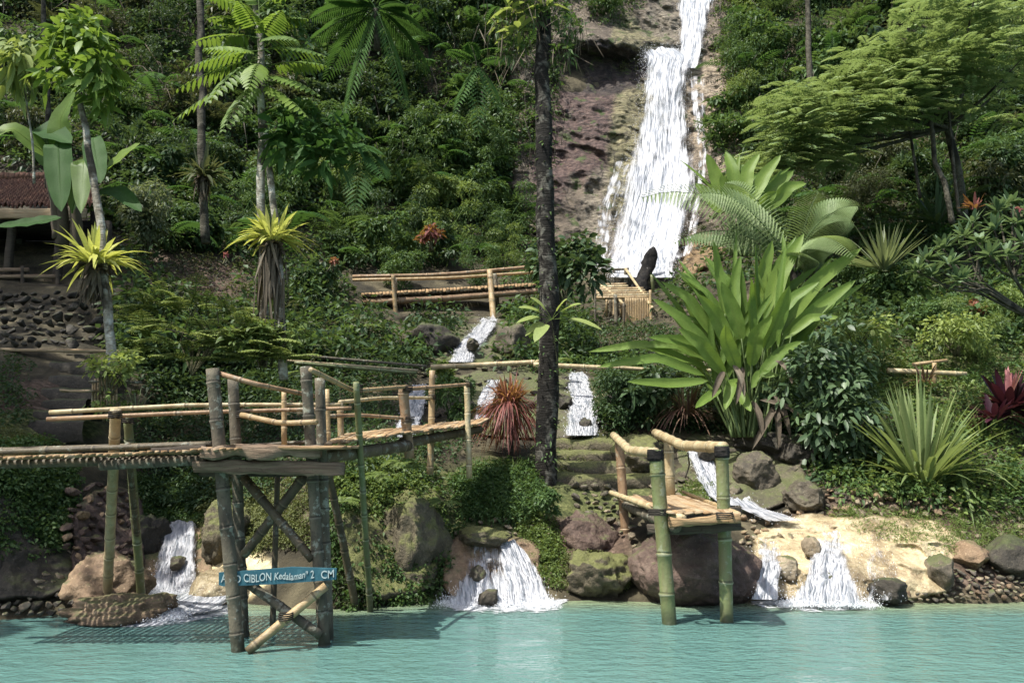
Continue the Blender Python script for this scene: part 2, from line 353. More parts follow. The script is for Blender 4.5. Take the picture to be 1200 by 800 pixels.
def D0(u, v):
    a = np.clip((np.asarray(u, float)+600)/10, 0, len(_fu)-1.001); b = np.clip((np.asarray(v, float)+500)/10, 0, len(_fv)-1.001)
    i = a.astype(int); j = b.astype(int); fa = a-i; fb = b-j
    return (FT[j,i]*(1-fa)+FT[j,i+1]*fa)*(1-fb)+(FT[j+1,i]*(1-fa)+FT[j+1,i+1]*fa)*fb
def D(u, v):
    d = D0(u, v); p = P(u, v, d); far = np.clip((d-9)/12, 0, 1)
    return d+(.10+.45*far)*fbm(p*(.9-.35*far)[...,None] if np.ndim(far) else p*(.9-.35*far), 4, 3)+(.05+.10*far)*ridge(p*2.1, 3, 8)
def G(u, v, off=0.): return P(u, v, D(u, v)-off)
def blob(u, v, cu, cv, ru, rv, rot=0):
    c, s = math.cos(math.radians(rot)), math.sin(math.radians(rot)); x = (u-cu)*c+(v-cv)*s; y = -(u-cu)*s+(v-cv)*c
    return np.clip(1.6-1.3*np.sqrt((x/ru)**2+(y/rv)**2), 0, 1)
def inpoly(u, v, poly):
    u = np.asarray(u, float); v = np.asarray(v, float); r = np.zeros(u.shape, bool); n = len(poly)
    for i in range(n):
        x1, y1 = poly[i]; x2, y2 = poly[(i+1) % n]
        if y1 == y2: continue
        r ^= ((y1 > v) != (y2 > v)) & (u < (x2-x1)*(v-y1)/(y2-y1)+x1)
    return r
def grid_q(nr, nc):
    i = np.arange(nr-1)[:,None]*nc; j = np.arange(nc-1)[None]
    return np.stack([i+j, i+j+1, i+nc+j+1, i+nc+j], -1).reshape(-1, 4)
def zones(u, v):
    dirt = np.maximum.reduce([blob(u,v,235,320,75,32,12)*.7, blob(u,v,90,430,110,60)*.22, blob(u,v,300,385,40,18), blob(u,v,40,480,90,40),
        blob(u,v,1150,640,90,60)*.8, blob(u,v,690,630,60,36), blob(u,v,1000,600,120,30)*.5, blob(u,v,620,400,60,60)*.4])
    moss = np.maximum.reduce([blob(u,v,570,590,80,60), blob(u,v,690,560,90,55), blob(u,v,460,600,90,90)*.8, blob(u,v,260,600,60,60), blob(u,v,40,500,90,22),
        blob(u,v,1030,625,90,22)*.8, blob(u,v,870,70,40,120)*.9, blob(u,v,620,640,40,40), blob(u,v,1100,440,200,60)*.6])
    trav = np.maximum.reduce([blob(u,v,985,665,135,50,5), blob(u,v,270,680,70,40,-20), blob(u,v,690,465,40,45)*.5, blob(u,v,570,650,60,40)*.6])
    return dirt, moss, trav
def zone_attrs(u, v):
    a, b, c = zones(u, v); return {'dirt': a, 'moss': b, 'trav': c}
t = NT('hill_soil'); g = t.n('NewGeometry').outputs['Position']
n1 = t.noise(1.6, 8, .62, g, .3); n2 = t.noise(12, 6, .65, g); n3 = t.noise(5, 5, .6, g)
base = t.ramp(n1, [(.35,(.018,.016,.010)),(.5,(.045,.038,.022)),(.66,(.10,.085,.05))])
dirt = t.ramp(n2, [(.35,(.035,.024,.017)),(.52,(.085,.058,.040)),(.66,(.16,.115,.085))])
moss = t.ramp(n2, [(.35,(.03,.036,.012)),(.52,(.075,.085,.028)),(.66,(.15,.155,.06))])
trav = t.ramp(n3, [(.32,(.22,.16,.08)),(.5,(.50,.41,.23)),(.66,(.68,.60,.40))])
def zmix(col, other, name, lo=.25, hi=.6):
    return t.mix(t.smooth(t.math('ADD', t.attr(name), t.math('MULTIPLY', t.math('SUBTRACT', n1, .5), .9)), lo, hi), col, other)
col = zmix(base, dirt, 'dirt'); col = zmix(col, moss, 'moss'); col = zmix(col, trav, 'trav', .45, .75)
M['land'] = t.done(col, .85, t.bump(t.math('ADD', t.math('MULTIPLY', n1, 1.0), t.math('MULTIPLY', n2, .45)), .09), .25)

us = np.arange(-600, 1801, 4.); vs = np.concatenate([np.arange(-500, 0, 6.), np.arange(0, 780, 3.), np.arange(780, 1001, 20.)])
U, V_ = np.meshgrid(us, vs); pts = P(U, V_, D(U, V_))
mb = MB(); mb.add(pts.reshape(-1, 3), grid_q(len(vs), len(us)), None, .5)
solo('hillside', mb, M['land'], kind='structure', org=(0,12,0), attrs=zone_attrs(U, V_))
bed = MB(); x = np.linspace(-60, 60, 25); y = np.linspace(-60, 12, 19); X, Yg = np.meshgrid(x, y)
bed.add(np.stack([X, Yg, -1.1+.15*fbm(np.stack([X,Yg,X*0],-1)*.5, 3)], -1).reshape(-1, 3), grid_q(19, 25))
solo('pool_bed', bed, M['trav'], kind='structure', org=(0,0,-1.1), attrs={'dirt': np.zeros(475), 'moss': np.zeros(475), 'trav': np.ones(475)})

# ------------------------------------------------------------------ pool water
t = NT('pool_water'); g = t.n('NewGeometry').outputs['Position']
sh = t.attr('shallow'); nb = t.noise(.5, 3, .5, g)
col = t.mix(nb, (.070,.148,.130), (.100,.195,.172)); col = t.mix(t.smooth(sh, .2, 1.0), col, (.17,.21,.12))
v1 = t.map((2.6, 4.6, 1), vec=g); w1 = t.noise(2.2, 3, .5, v1, .25); w2 = t.noise(6.5, 3, .5, v1, .2)
v2 = t.map((.6, 1.6, 1), vec=g); w3 = t.noise(1.0, 2, .5, v2)
h = t.math('ADD', t.math('MULTIPLY', w1, .42), t.math('ADD', t.math('MULTIPLY', w2, .17), t.math('MULTIPLY', w3, .5)))
M['water'] = t.done(col, .06, t.bump(h, .075), .5)
xs = np.concatenate([np.linspace(-60, -9, 12)[:-1], np.linspace(-9, 9, 181), np.linspace(9, 60, 12)[1:]])
ys = np.concatenate([np.linspace(-60, 3, 14)[:-1], np.linspace(3, 11.5, 120)])
X, Yg = np.meshgrid(xs, ys)
px = 600+X/np.maximum(Yg, .5)*F*1.0
Ysh = WY(np.full(X.shape, 700.))*0+D0(np.clip(px, -600, 1800), 705)
sh = np.clip(1-(Ysh-Yg)/1.3, 0, 1)**1.5*np.clip((px+100)/500, .25, 1)
mb = MB(); mb.add(np.stack([X, Yg, 0*X+.004*fbm(np.stack([X,Yg,X*0],-1)*2, 2)], -1).reshape(-1, 3), grid_q(len(ys), len(xs)))
solo('pool_water', mb, M['water'], kind='structure', org=(0,0,0), attrs={'shallow': sh})

# ------------------------------------------------------------------ rock faces laid on the hillside
def patch(name, mat, u0, u1, v0, v1, step, off, amp, scale, seed, kind='structure', label=None, cat=None, poly=None, ridged=.5, bed=1., lumps=0, top=1, feather=14):
    u = np.arange(u0, u1+step, step); v = np.arange(v0, v1+step, step); U, V = np.meshgrid(u, v); d = D0(U, V); p = P(U, V, d)
    q = p*np.array([1,1,bed])*scale
    h = (1-ridged)*fbm(q, 5, seed)+ridged*ridge(q*.8, 5, seed+20)
    if name == 'cliff_face':
        w_ = p+.9*fbm(p*.45, 3, 7)[...,None]; zr = w_[...,2]*.9+w_[...,0]*.45
        h = h+2.2*blob(U,V,705,48,60,16,6)-1.6*blob(U,V,700,84,58,30)-.5*blob(U,V,650,150,40,80)
        h = h+.42*ridge(np.stack([w_[...,0]*.4, w_[...,1]*.4, zr*1.9], -1), 4, 77)-.55*np.abs(vnoise(w_*np.array([1.6,1.6,1.1]), 12))+.18*fbm(p*5.5, 3, 31)
    if lumps:
        w = np.abs(vnoise(p*lumps+3.7, seed+9)); h = h+.45*(1-w*2)**2*(w < .5)
    cu, cv = (u0+u1)/2, (v0+v1)/2; rr_ = ((np.abs(U-cu)/((u1-u0)/2))**3.2+(np.abs(V-cv)/((v1-v0)/2))**3.2)**(1/3.2)
    e = np.minimum((1-rr_)*((u1-u0)+(v1-v0))/4/feather*.8, 3); e = e+1.1*fbm(p*1.3*(12/np.mean(d)), 4, seed+5)-.35
    e = np.clip(e, 0, 1); e = e*e*(3-2*e)
    Y = d-off*(e*1.7-.7)-amp*h*e+(1-e)*.5
    mb = MB(); mb.add(P(U, V, Y).reshape(-1, 3), grid_q(len(v), len(u)))
    return solo(name, mb, mat, label, cat, kind=kind, attrs=dict(zone_attrs(U, V), **cliff_attrs(U, V)))
def cliff_attrs(u, v):
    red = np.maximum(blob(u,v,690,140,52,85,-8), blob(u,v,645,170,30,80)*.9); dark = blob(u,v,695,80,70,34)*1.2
    tufa = np.maximum.reduce([blob(u,v,745,150,32,120,8), blob(u,v,735,60,22,50)]); beige = np.maximum(blob(u,v,845,150,30,90,-8), blob(u,v,820,120,20,60))
    wet = np.maximum(blob(u,v,735,250,60,70,15), blob(u,v,790,40,40,60)); orange = blob(u,v,820,300,32,30)
    return {'red': red, 'overhang_shade': dark, 'tufa': tufa, 'beige': beige, 'wet': wet, 'orange': orange}
t = NT('cliff_rock'); g = t.n('NewGeometry').outputs['Position']
v = t.map((1,1,1.9), vec=g); n1 = t.noise(.9, 9, .65, v, .5); n2 = t.noise(5, 7, .68, v); n3 = t.noise(.5, 3, .5, g)
col = t.ramp(n1, [(.36,(.06,.046,.032)),(.5,(.145,.115,.08)),(.64,(.26,.21,.155))])
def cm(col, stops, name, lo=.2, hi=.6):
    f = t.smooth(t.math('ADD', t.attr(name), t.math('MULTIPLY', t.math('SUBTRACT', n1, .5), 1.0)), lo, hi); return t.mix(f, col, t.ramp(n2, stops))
col = cm(col, [(.34,(.03,.018,.015)),(.5,(.095,.058,.048)),(.66,(.19,.13,.105))], 'red')
col = cm(col, [(.34,(.09,.075,.05)),(.5,(.19,.16,.115)),(.66,(.31,.27,.20))], 'wet')
col = cm(col, [(.34,(.07,.06,.028)),(.5,(.19,.17,.085)),(.66,(.34,.30,.17))], 'tufa')
col = cm(col, [(.34,(.17,.13,.085)),(.5,(.34,.27,.19)),(.66,(.48,.40,.30))], 'beige')
col = cm(col, [(.34,(.012,.010,.010)),(.5,(.04,.03,.026)),(.66,(.10,.075,.06))], 'overhang_shade')  # shade below the overhang, painted into the rock colour
col = cm(col, [(.34,(.10,.065,.03)),(.5,(.22,.145,.07)),(.66,(.34,.25,.14))], 'orange')
mz = t.smooth(t.math('ADD', t.noise(1.7, 6, .6, g), t.math('MULTIPLY', n2, .3)), .72, .80); col = t.mix(mz, col, (.06,.085,.02))
ck = t.n('TexVoronoi', Scale=1.1, Vector=t.n('MixRGB' if False else 'Mapping', Vector=g, Rotation=(0,.5,0), Scale=(1,1,2.2)).outputs[0], _feature='DISTANCE_TO_EDGE').outputs['Distance']
col = t.mix(t.math('MULTIPLY', t.math('SUBTRACT', 1, t.smooth(t.math('ADD', ck, t.math('MULTIPLY', t.math('SUBTRACT', n2, .5), .12)), .0, .05)), .7), col, (.03,.022,.018))
M['cliff'] = t.done(col, .6, t.bump(t.math('ADD', t.math('MULTIPLY', n1, 1.0), t.math('MULTIPLY', n2, .6)), .35), .4)
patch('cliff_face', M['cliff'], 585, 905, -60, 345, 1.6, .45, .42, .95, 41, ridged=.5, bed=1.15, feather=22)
patch('travertine_slope', M['trav'], 862, 1150, 592, 722, 1.6, .06, .17, 2.4, 52, ridged=.3, bed=1.6, lumps=2.6, feather=14)
patch('fall_ledge', M['rock_brown'], 505, 660, 610, 722, 1.6, .10, .14, 2.8, 61, ridged=.3, bed=.6, lumps=2, feather=12)
patch('fall_ledge', M['rock_brown'], 150, 262, 590, 722, 1.8, .05, .16, 2.6, 71, ridged=.4, feather=12)
patch('mossy_bank', M['rock_moss'], 375, 545, 545, 724, 1.8, .12, .22, 2.1, 81, ridged=.35, feather=16)
patch('stream_rocks', M['rock_grey'], 520, 720, 425, 520, 1.6, .06, .22, 1.7, 91, ridged=.3, lumps=1.5, feather=10)
patch('stream_rocks', M['rock_grey'], 480, 620, 365, 440, 1.6, .06, .28, 1.4, 95, ridged=.3, lumps=1.3, feather=10)
patch('stream_rocks', M['rock_grey'], 765, 965, 495, 610, 1.6, .04, .16, 2.2, 97, ridged=.3, lumps=1.6, feather=12)
patch('red_bank', M['rock_red'], 72, 182, 556, 712, 1.5, .22, .24, 2.6, 103, ridged=.6, feather=9)
patch('left_bank', M['rock_dark'], -60, 110, 560, 722, 2, .08, .25, 1.9, 99, ridged=.4, feather=12)

# ------------------------------------------------------------------ falling water
def water_mat(name, sx, sy, lo, hi, seed):
    t = NT(name); uv = t.n('Attribute', _attribute_name='wuv').outputs['Vector']
    m = t.map((sx, sy, 1), (seed, seed*1.7, 0), uv); a = t.noise(1.0, 4, .55, m, .45)
    m2 = t.map((sx*3.1, sy*4.2, 1), (seed*2, 0, 0), uv); b = t.noise(1.0, 3, .5, m2, .3)
    f = t.math('ADD', t.math('ADD', t.math('MULTIPLY', a, .7), t.math('MULTIPLY', b, .45)), t.math('MULTIPLY', t.math('SUBTRACT', t.attr('dens'), .5), .85))
    al = t.smooth(f, lo, hi)
    col = t.mix(t.smooth(t.math('ADD', t.math('MULTIPLY', a, .5), t.math('MULTIPLY', b, .5)), .37, .58), (.20,.225,.26), (.70,.70,.71))
    bs = t.n('BsdfPrincipled', Base__Color=col, Roughness=.45); bs.inputs['Specular IOR Level'].default_value = .4
    t.t.links.new(t.bump(t.math('ADD', a, b), .09), bs.inputs['Normal'])
    tl = t.n('BsdfTranslucent', Color=(.85,.9,.93,1)); mx = t.n('MixShader', Fac=.25, i1=bs.outputs[0], i2=tl.outputs[0])
    tr = t.n('BsdfTransparent'); o = t.n('MixShader', Fac=al, i1=tr.outputs[0], i2=mx.outputs[0]); t.t.links.new(o.outputs[0], t.out.inputs['Surface'])
    return t.m
M['fall_a'] = water_mat('falling_water', 2.6, .26, .47, .98, 3)
M['fall_b'] = water_mat('falling_water_thin', 5.0, .40, .50, .88, 8)
M['fall_near'] = water_mat('falling_water_near', 9, 1.0, .47, .86, 5)
M['fall_near_b'] = water_mat('falling_water_near_thin', 17, 1.4, .50, .80, 9)
M['foam'] = water_mat('foam', 5, 5, .34, .56, 12)
t = NT('spray'); M['spray'] = t.done((.95,.96,.97), .6, None, .3, lambda b: t.n('MixShader', Fac=.45, i1=b.outputs[0], i2=t.n('BsdfTranslucent', Color=(.95,.96,.97)).outputs[0]).outputs[0])
def sheet(parent, rows, mat, off, nr=90, nc=28, amp=.05, scale=5, seed=0, name='water_sheet', dens=1., Yf=None):
    rows = np.array(rows, float); t = np.linspace(0, len(rows)-1, nr); k = np.arange(len(rows))
    vv, ua, ub = (np.interp(t, k, rows[:,i]) for i in range(3)); dn = np.interp(t, k, rows[:,3]) if rows.shape[1] > 3 else np.ones(nr)
    s = np.linspace(0, 1, nc); U = ua[:,None]+(ub-ua)[:,None]*s; V = np.repeat(vv[:,None], nc, 1)
    vb = rows[:,4] if rows.shape[1] > 4 else None
    if vb is not None: V = V+(np.interp(t, k, vb))[:,None]*s
    V = V+(np.exp(-np.arange(nr)/6.)*6)[:,None]*fbm(np.stack([s*5+seed, s*0, s*0], -1), 3, seed)[None]
    Y = (D0(U, V) if Yf is None else Yf(U, V))-off; p = P(U, V, Y)
    wob = fbm(p*np.array([1,1,.35])*scale, 4, seed); Y = Y-amp*wob; p = P(U, V, Y)
    sl = np.concatenate([[0], np.cumsum(np.linalg.norm(np.diff(p[:,nc//2], axis=0), axis=1))])
    X = (p[:,:,0]-p[:,nc//2,0][:,None]); e = np.minimum(s, 1-s)*2; de = np.clip(e*1.5+.1, 0, 1)[None]*dn[:,None]*dens; de = de*(1+.55*fbm(p*np.array([2,2,.8])*(1.2 if amp > .1 else 3.5), 3, seed+3))
    de[0] *= .6; de[-1] *= .8
    mb = MB(); mb.add(p.reshape(-1, 3), grid_q(nr, nc)); o = part(name, mb, mat, parent, attrs={'dens': de})
    a = o.data.attributes.new('wuv', 'FLOAT_VECTOR', 'POINT'); a.data.foreach_set('vector', np.stack([X, np.repeat(sl[:,None], nc, 1), 0*X], -1).ravel().astype(np.float32))
    return p
def droplets(parent, p, n, size, spread, seed=0, low=0.):
    nr, nc, _ = p.shape; i = (nr-1)*(low+(1-low)*rng.random(n)); j = rng.random(n)*(nc-1)
    base = p[i.astype(int), j.astype(int)]+rng.normal(0, 1, (n,3))*spread+np.array([0,-spread*.8,0])
    d = nrm(np.array([0,-.15,-1])+rng.normal(0,.22,(n,3))); s = size*(1 if size == .011 and n > 1000 else .55)*rng.uniform(.4,1.4,n)
    mb = MB(); leafset(mb, base, d, np.array([0,-1,.2])+rng.normal(0,.4,(n,3)), s*rng.uniform(1,3.5,n), s, T_DIA, .5, 0)
    part('spray', mb, M['spray'], parent, kind='stuff')
def foamring(parent, pts2, z=.012, name='foam', w=(.25,.25), n=60):
    """foam on the pool where the fall lands: pts2 = list of (u, near v, far v)"""
    a = np.array(pts2, float); k = np.linspace(0, len(a)-1, n); u, vn, vf = (np.interp(k, np.arange(len(a)), a[:,i]) for i in range(3))
    s = np.linspace(0, 1, 14); V = vn[:,None]+(vf-vn)[:,None]*s; U = np.repeat(u[:,None], 14, 1); Y = WY(V); p = P(U, V, Y); p[:,:,2] = z
    e = np.minimum(np.linspace(0,1,n), 1-np.linspace(0,1,n))*6; de = np.clip(e,0,1)[:,None]*np.clip(s*1.25,0,1)[None]
    mb = MB(); mb.add(p.reshape(-1,3), grid_q(n, 14)); o = part(name, mb, M['foam'], parent, attrs={'dens': de})
    at = o.data.attributes.new('wuv', 'FLOAT_VECTOR', 'POINT'); at.data.foreach_set('vector', np.stack([p[:,:,0], p[:,:,1], 0*V], -1).ravel().astype(np.float32))

# main waterfall
wf = thing('waterfall', G(765, 318), 'tall white waterfall pouring down the cliff at the back of the gorge', 'waterfall')
up = [(-60,788,842,1),(0,788,840,1),(25,793,832,1),(45,795,828,1),(62,795,824,1),(80,790,818,1)]
yf = lambda U, V: D0(U, V)-.62-.25*np.clip((V-60)/20, 0, 1)
low = [(58,755,800,.85),(66,750,818,1.15),(80,750,812,.95),(105,751,806,.85),(135,745,808,.78),(165,738,812,.9),(200,727,822,.95),(240,718,818,1.0),(280,712,806,1.1),(312,708,798,1.2),(325,706,796,1.2)]
yl = lambda U, V: D0(U, V)-1.0-.25*np.clip((V-160)/60, 0, 1)
p1 = sheet(wf, up, M['fall_a'], .0, 60, 22, .12, 1.5, 3, Yf=yf); sheet(wf, [(a,b-2,c+2,d) for a,b,c,d in up], M['fall_b'], .15, 60, 22, .15, 1.5, 5, Yf=yf)
p2 = sheet(wf, low, M['fall_a'], .0, 140, 40, .22, 1.2, 7, Yf=yl); sheet(wf, [(a,b-4,c+5,d) for a,b,c,d in low], M['fall_b'], .25, 140, 40, .22, 1.3, 9, Yf=yl)
sheet(wf, [(90,800,835,.5),(130,805,832,.6),(180,815,832,.6),(230,812,830,.6),(300,795,815,.5)], M['fall_b'], .1, 80, 14, .1, 2, 12, Yf=yl)
sheet(wf, [(190,716,745,.55),(240,695,730,.6),(300,690,720,.6),(318,690,715,.6)], M['fall_b'], .0, 80, 14, .1, 2, 13, Yf=yl)
droplets(wf, p2, 9000, .011, .13); droplets(wf, p1, 1500, .011, .10)
# stepped cascades below
def cascade(label, rows, mats=('fall_near','fall_near_b'), Yf=None, off=.16, amp=.05, scale=6, seed=0, drops=500, size=.010, spread=.03, nr=90, nc=24, thin=1, foam=None, low=0):
    r0 = rows[-1]; o = thing('cascade', G((r0[1]+r0[2])/2, r0[0]), label, 'small waterfall', 'cascades stepping down to the pool')
    p = sheet(o, rows, M[mats[0]], off if Yf is None else 0, nr, nc, amp, scale, seed, Yf=Yf)
    if thin: sheet(o, [(r[0], r[1]-2, r[2]+2, *r[3:]) for r in rows], M[mats[1]], off+.05 if Yf is None else .04, nr, nc, amp*1.3, scale, seed+4, Yf=Yf)
    if drops: droplets(o, p, drops, size, spread, low=low)
    if foam: foamring(o, foam)
    if foam or low > .5:                      # broken water where the fall lands
        n = 3600; j = rng.integers(0, nc, n); b = p[-1, j].copy(); b[:,2] = np.maximum(b[:,2], .0); w = np.abs(rng.normal(0, 1, n)); q = b+np.stack([rng.normal(0,.05,n), -w*.10+.03, np.abs(rng.normal(0,.045,n))*np.exp(-w*.8)+.004], -1)
        mb = MB(); leafset(mb, q, rand_unit(n), rand_unit(n), rng.uniform(.004,.015,n), rng.uniform(.004,.013,n), T_DIA, .5, 0); part('splash', mb, M['spray'], o, kind='stuff')
    return o
cascade('narrow white cascade falling into the pool at the far left behind the jetty posts',
        [(612,192,232,.9),(625,190,234,1),(650,180,233,1),(675,173,232,1.05),(697,171,230,1.15)], off=.22, drops=700, size=.011, spread=.03, seed=3, low=.6)
cascade('white water rushing over a smooth rock apron into the pool beside the blue sign',
        [(670,265,330,1),(688,230,290,1.1),(702,200,272,1.2),(714,170,262,1.2),(723,150,215,1.0)], off=.16, drops=500, seed=8, foam=[(130,742,724),(180,740,718),(230,734,712),(285,722,702)], Yf=lambda U, V: WY(V)*np.interp(V, [665,724], [.885,.985]))
cascade('curtain of thin white streams dropping off the ledge in the middle of the shore',
        [(622,535,612,.30),(632,532,618,.46),(650,528,622,.50),(675,524,630,.58),(692,520,640,1.0),(708,516,648,1.2)], off=.26, nc=44, drops=700, size=.009, spread=.03, seed=12, foam=[(505,712,701),(540,722,700),(580,724,700),(620,724,700),(650,720,700),(670,708,700)], low=.75)
cascade('bright white jet of water at the right end of the middle ledge',
        [(634,584,606,1.1),(648,585,618,1.3),(665,588,630,1.3),(685,590,640,1.3),(708,586,648,1.2)], off=.34, drops=600, size=.010, spread=.035, seed=14, low=.6)
cascade('broad white cascade sliding over yellow travertine on the right shore',
        [(622,955,990,.55),(640,945,1000,.7),(660,940,1000,.85),(680,935,1005,.95),(708,915,1022,1.1)], off=.30, nc=40, drops=600, size=.010, spread=.03, seed=18, foam=[(870,712,702),(900,716,700),(950,722,700),(1000,720,700),(1050,714,700)], low=.7)
cascade('thin film of white water left of the broad travertine cascade beside the boulder',
        [(632,880,920,.5),(655,882,925,.6),(680,884,915,.8),(702,878,915,1.0)], off=.26, drops=400, seed=22)
cascade('thin veil of water on the right side of the yellow travertine mound',
        [(628,1005,1030,.35),(655,1005,1050,.4),(680,1005,1060,.35),(703,1000,1060,.45)], off=.28, drops=200, seed=24)
cascade('two step white cascade between mossy rocks right of the dark trunk',
        [(438,664,690,.9),(455,664,694,1.05),(470,668,700,1.1),(476,664,702,1.1),(490,660,702,1.0),(510,658,704,1.1)], off=.34, scale=4, drops=700, seed=26, size=.014)
cascade('small cascade among dark rocks just under the upper bamboo bridge',
        [(372,562,588,.6),(388,548,580,.85),(400,536,572,1.0),(412,528,558,1.0),(424,524,556,.9)], off=.42, scale=3, drops=350, seed=28, size=.016)
cascade('white cascade slipping behind the railing left of the red leaved plant',
        [(452,478,505,.8),(468,474,502,1),(484,468,498,1.05),(500,462,492,1.0),(512,462,486,.9)], off=.34, scale=4, drops=300, seed=30, size=.014)
cascade('short cascade between the boulders just left of the orange red plant',
        [(446,568,590,.7),(460,562,584,1),(475,557,576,1),(492,556,570,.9)], off=.34, scale=4, drops=200, seed=32, size=.014)
cascade('slanting white chute running down behind the small dock handrail',
        [(520,800,824,.9),(540,806,838,1.05),(560,815,846,1.1),(580,828,856,1.1),(592,845,872,1.0)], off=.26, scale=4, drops=500, seed=34, size=.012)
cascade('short run of white water right of the dock between low boulders',
        [(584,855,880,1.0),(594,866,892,1.1),(602,880,920,1.0),(610,890,950,.7)], off=.26, scale=4, drops=200, seed=36)
# ------------------------------------------------------------------ rocks and stones
_ico = {}
def ico(sub):
    if sub not in _ico:
        bm = bmesh.new(); bmesh.ops.create_icosphere(bm, subdivisions=sub, radius=1); bm.verts.ensure_lookup_table()
        _ico[sub] = (np.array([v.co[:] for v in bm.verts]), np.array([[v.index for v in f.verts] for f in bm.faces])); bm.free()
    return _ico[sub]
def rock_v(seed, sub, cuts=9, rough=.16, fine=.03, keep=.72):
    V, T = ico(sub); V = V.copy(); r = np.random.default_rng(seed)
    V *= 1+.22*fbm(V*1.1+seed, 2, seed)[:,None]
    for _ in range(cuts+5):
        n = nrm(r.normal(0, 1, 3)); dd = r.uniform(keep-.08, keep+.16); s = V@n; m = s > dd; V[m] -= ((s[m]-dd)*.96)[:,None]*n
    V += nrm(V)*(rough*1.3*fbm(V*2.3+seed*3, 6, seed+2, .58))[:,None]-nrm(V)*(fine*2.2*np.clip(ridge(V*2.6+seed, 2, seed+5)-.35, 0, 1))[:,None]+nrm(V)*(fine*.8*vnoise(V*11, seed))[:,None]
    return V, T
STONE = []
def stone_mesh(k, mat, sub=2):
    V, T = rock_v(500+k, sub, 16, .14, .03, .48); mb = MB(); mb.add(V, None, T); return mb.mesh('stone', mat)
def rock(name, label, u0, u1, v0, v1, Y, depth, mat, seed, sub=5, rot=0., cuts=8, rough=.16, cat='rock', group=None, sink=0., keep=.72, squash=1):
    """boulder filling the given outline, its middle at distance Y, depth metres through"""
    c = P((u0+u1)/2, (v0+v1)/2, Y); w = (u1-u0)/F*Y/2; h = (v1-v0)/F*Y/2
    V, T = rock_v(seed, sub, cuts, rough, keep=keep)
    V = V/np.abs(V).max(0); 
    V = V*np.array([w, depth/2, h]); c0, s0 = math.cos(rot), math.sin(rot)
    V = np.stack([V[:,0]*c0-V[:,2]*s0, V[:,1], V[:,0]*s0+V[:,2]*c0], -1)
    mb = MB(); mb.add(V+c-np.array([0,0,sink]), None, T)
    return solo(name, mb, M[mat], label, cat, group)
rock('boulder', 'big squarish reddish brown boulder under the small bamboo dock', 736, 888, 612, 722, 8.65, 1.2, 'rock_red', 3, 6, cuts=5, rough=.10, keep=.82)
rock('boulder', 'low mossy boulder at the waterline between the middle fall and the dock', 652, 744, 645, 712, 8.8, .9, 'rock_moss', 5, 5, rough=.25)
rock('boulder', 'flat tan ledge rock lying in the water at the foot of the left cascade', 72, 205, 695, 742, 7.75, .9, 'rock_brown', 8, 5, .05, rough=.3)
rock('boulder', 'tan slanting slab of rock under the leaning bamboo posts at the left', 70, 172, 640, 735, 8.25, .9, 'rock_brown', 11, 5, -.35, rough=.2)
rock('boulder', 'smooth pale cream rock behind the left post of the jetty near the water', 226, 300, 664, 716, 8.6, .8, 'trav', 14, 5, .3, rough=.08, cuts=2)
rock('boulder', 'large dark grey boulder on the bank to the right of the dock', 858, 915, 528, 592, 10.9, .9, 'rock_grey', 17, 5)
rock('boulder', 'dark weathered boulder beneath the round leafed shrub', 900, 965, 508, 560, 11.3, .9, 'rock_dark', 20, 5)
rock('boulder', 'long flat brown boulder above the dark grey boulder right of the dock', 860, 945, 505, 540, 11.6, .9, 'rock_dark', 23, 5, -.2)
rock('boulder', 'low olive boulder at the stream edge under the leafy shrub', 918, 972, 562, 608, 10.1, .7, 'rock_grey', 26, 5)
rock('boulder', 'rounded grey green boulder beside the slanting chute behind the dock', 790, 836, 548, 590, 11.0, .8, 'rock_grey', 29, 5, cuts=3)
rock('boulder', 'mossy green mound of rock on top of the old stone steps', 716, 778, 508, 560, 11.2, 1.0, 'rock_moss', 32, 5, cuts=3)
rock('boulder', 'square tan boulder on the right shore above the small dark cave', 1112, 1158, 628, 672, 8.9, .6, 'rock_brown', 35, 4, .2)
rock('boulder', 'dark rock with a hollow at the waterline right of the travertine cascade', 1020, 1066, 676, 706, 8.3, .4, 'rock_dark', 38, 4, cuts=4)
rock('boulder', 'brown rock beside the rubble at the right shoreline', 1085, 1118, 650, 692, 8.6, .5, 'rock_grey', 41, 4)
rock('boulder', 'dark overhanging rock at the right edge of the shore', 1150, 1215, 622, 680, 8.9, .6, 'rock_dark', 44, 4)
rock('boulder', 'brown boulder in the middle of the cream travertine flow', 905, 938, 650, 682, 8.72, .4, 'stone_pale', 47, 4, cuts=4)
rock('boulder', 'wet grey stone poking from the cream travertine above the cascade', 940, 962, 628, 655, 8.85, .3, 'stone_pale', 50, 4)
rock('boulder', 'dark round rock at the left foot of the two step cascade', 612, 660, 452, 502, 13.3, 1.0, 'rock_grey', 53, 4)
rock('boulder', 'dark mossy boulder right of the two step cascade', 698, 745, 452, 512, 13.2, 1.1, 'rock_dark', 56, 4, cuts=4)
rock('boulder', 'smooth boulder between the two short cascades behind the railing', 505, 560, 455, 520, 12.7, 1.0, 'rock_dark', 59, 4, cuts=4)
rock('boulder', 'rounded boulder left of the small cascade under the upper bridge', 470, 540, 372, 430, 15.8, 1.4, 'rock_dark', 62, 4)
rock('boulder', 'grey boulder right of the small cascade under the upper bridge', 574, 625, 378, 425, 15.8, 1.2, 'rock_grey', 65, 4)
rock('boulder', 'broad brown rock left of the mossy stone steps and behind the dark trunk', 585, 640, 500, 545, 12.2, .9, 'rock_moss', 68, 4)
rock('boulder', 'dark boulder half hidden in the leaves at the left end of the shore', -20, 60, 640, 700, 8.2, .9, 'rock_dark', 71, 4)
rock('boulder', 'mossy yellow green rock shoulder hanging right of the left cascade', 236, 296, 585, 668, 9.3, .8, 'rock_moss', 74, 5, cuts=3, rough=.25)
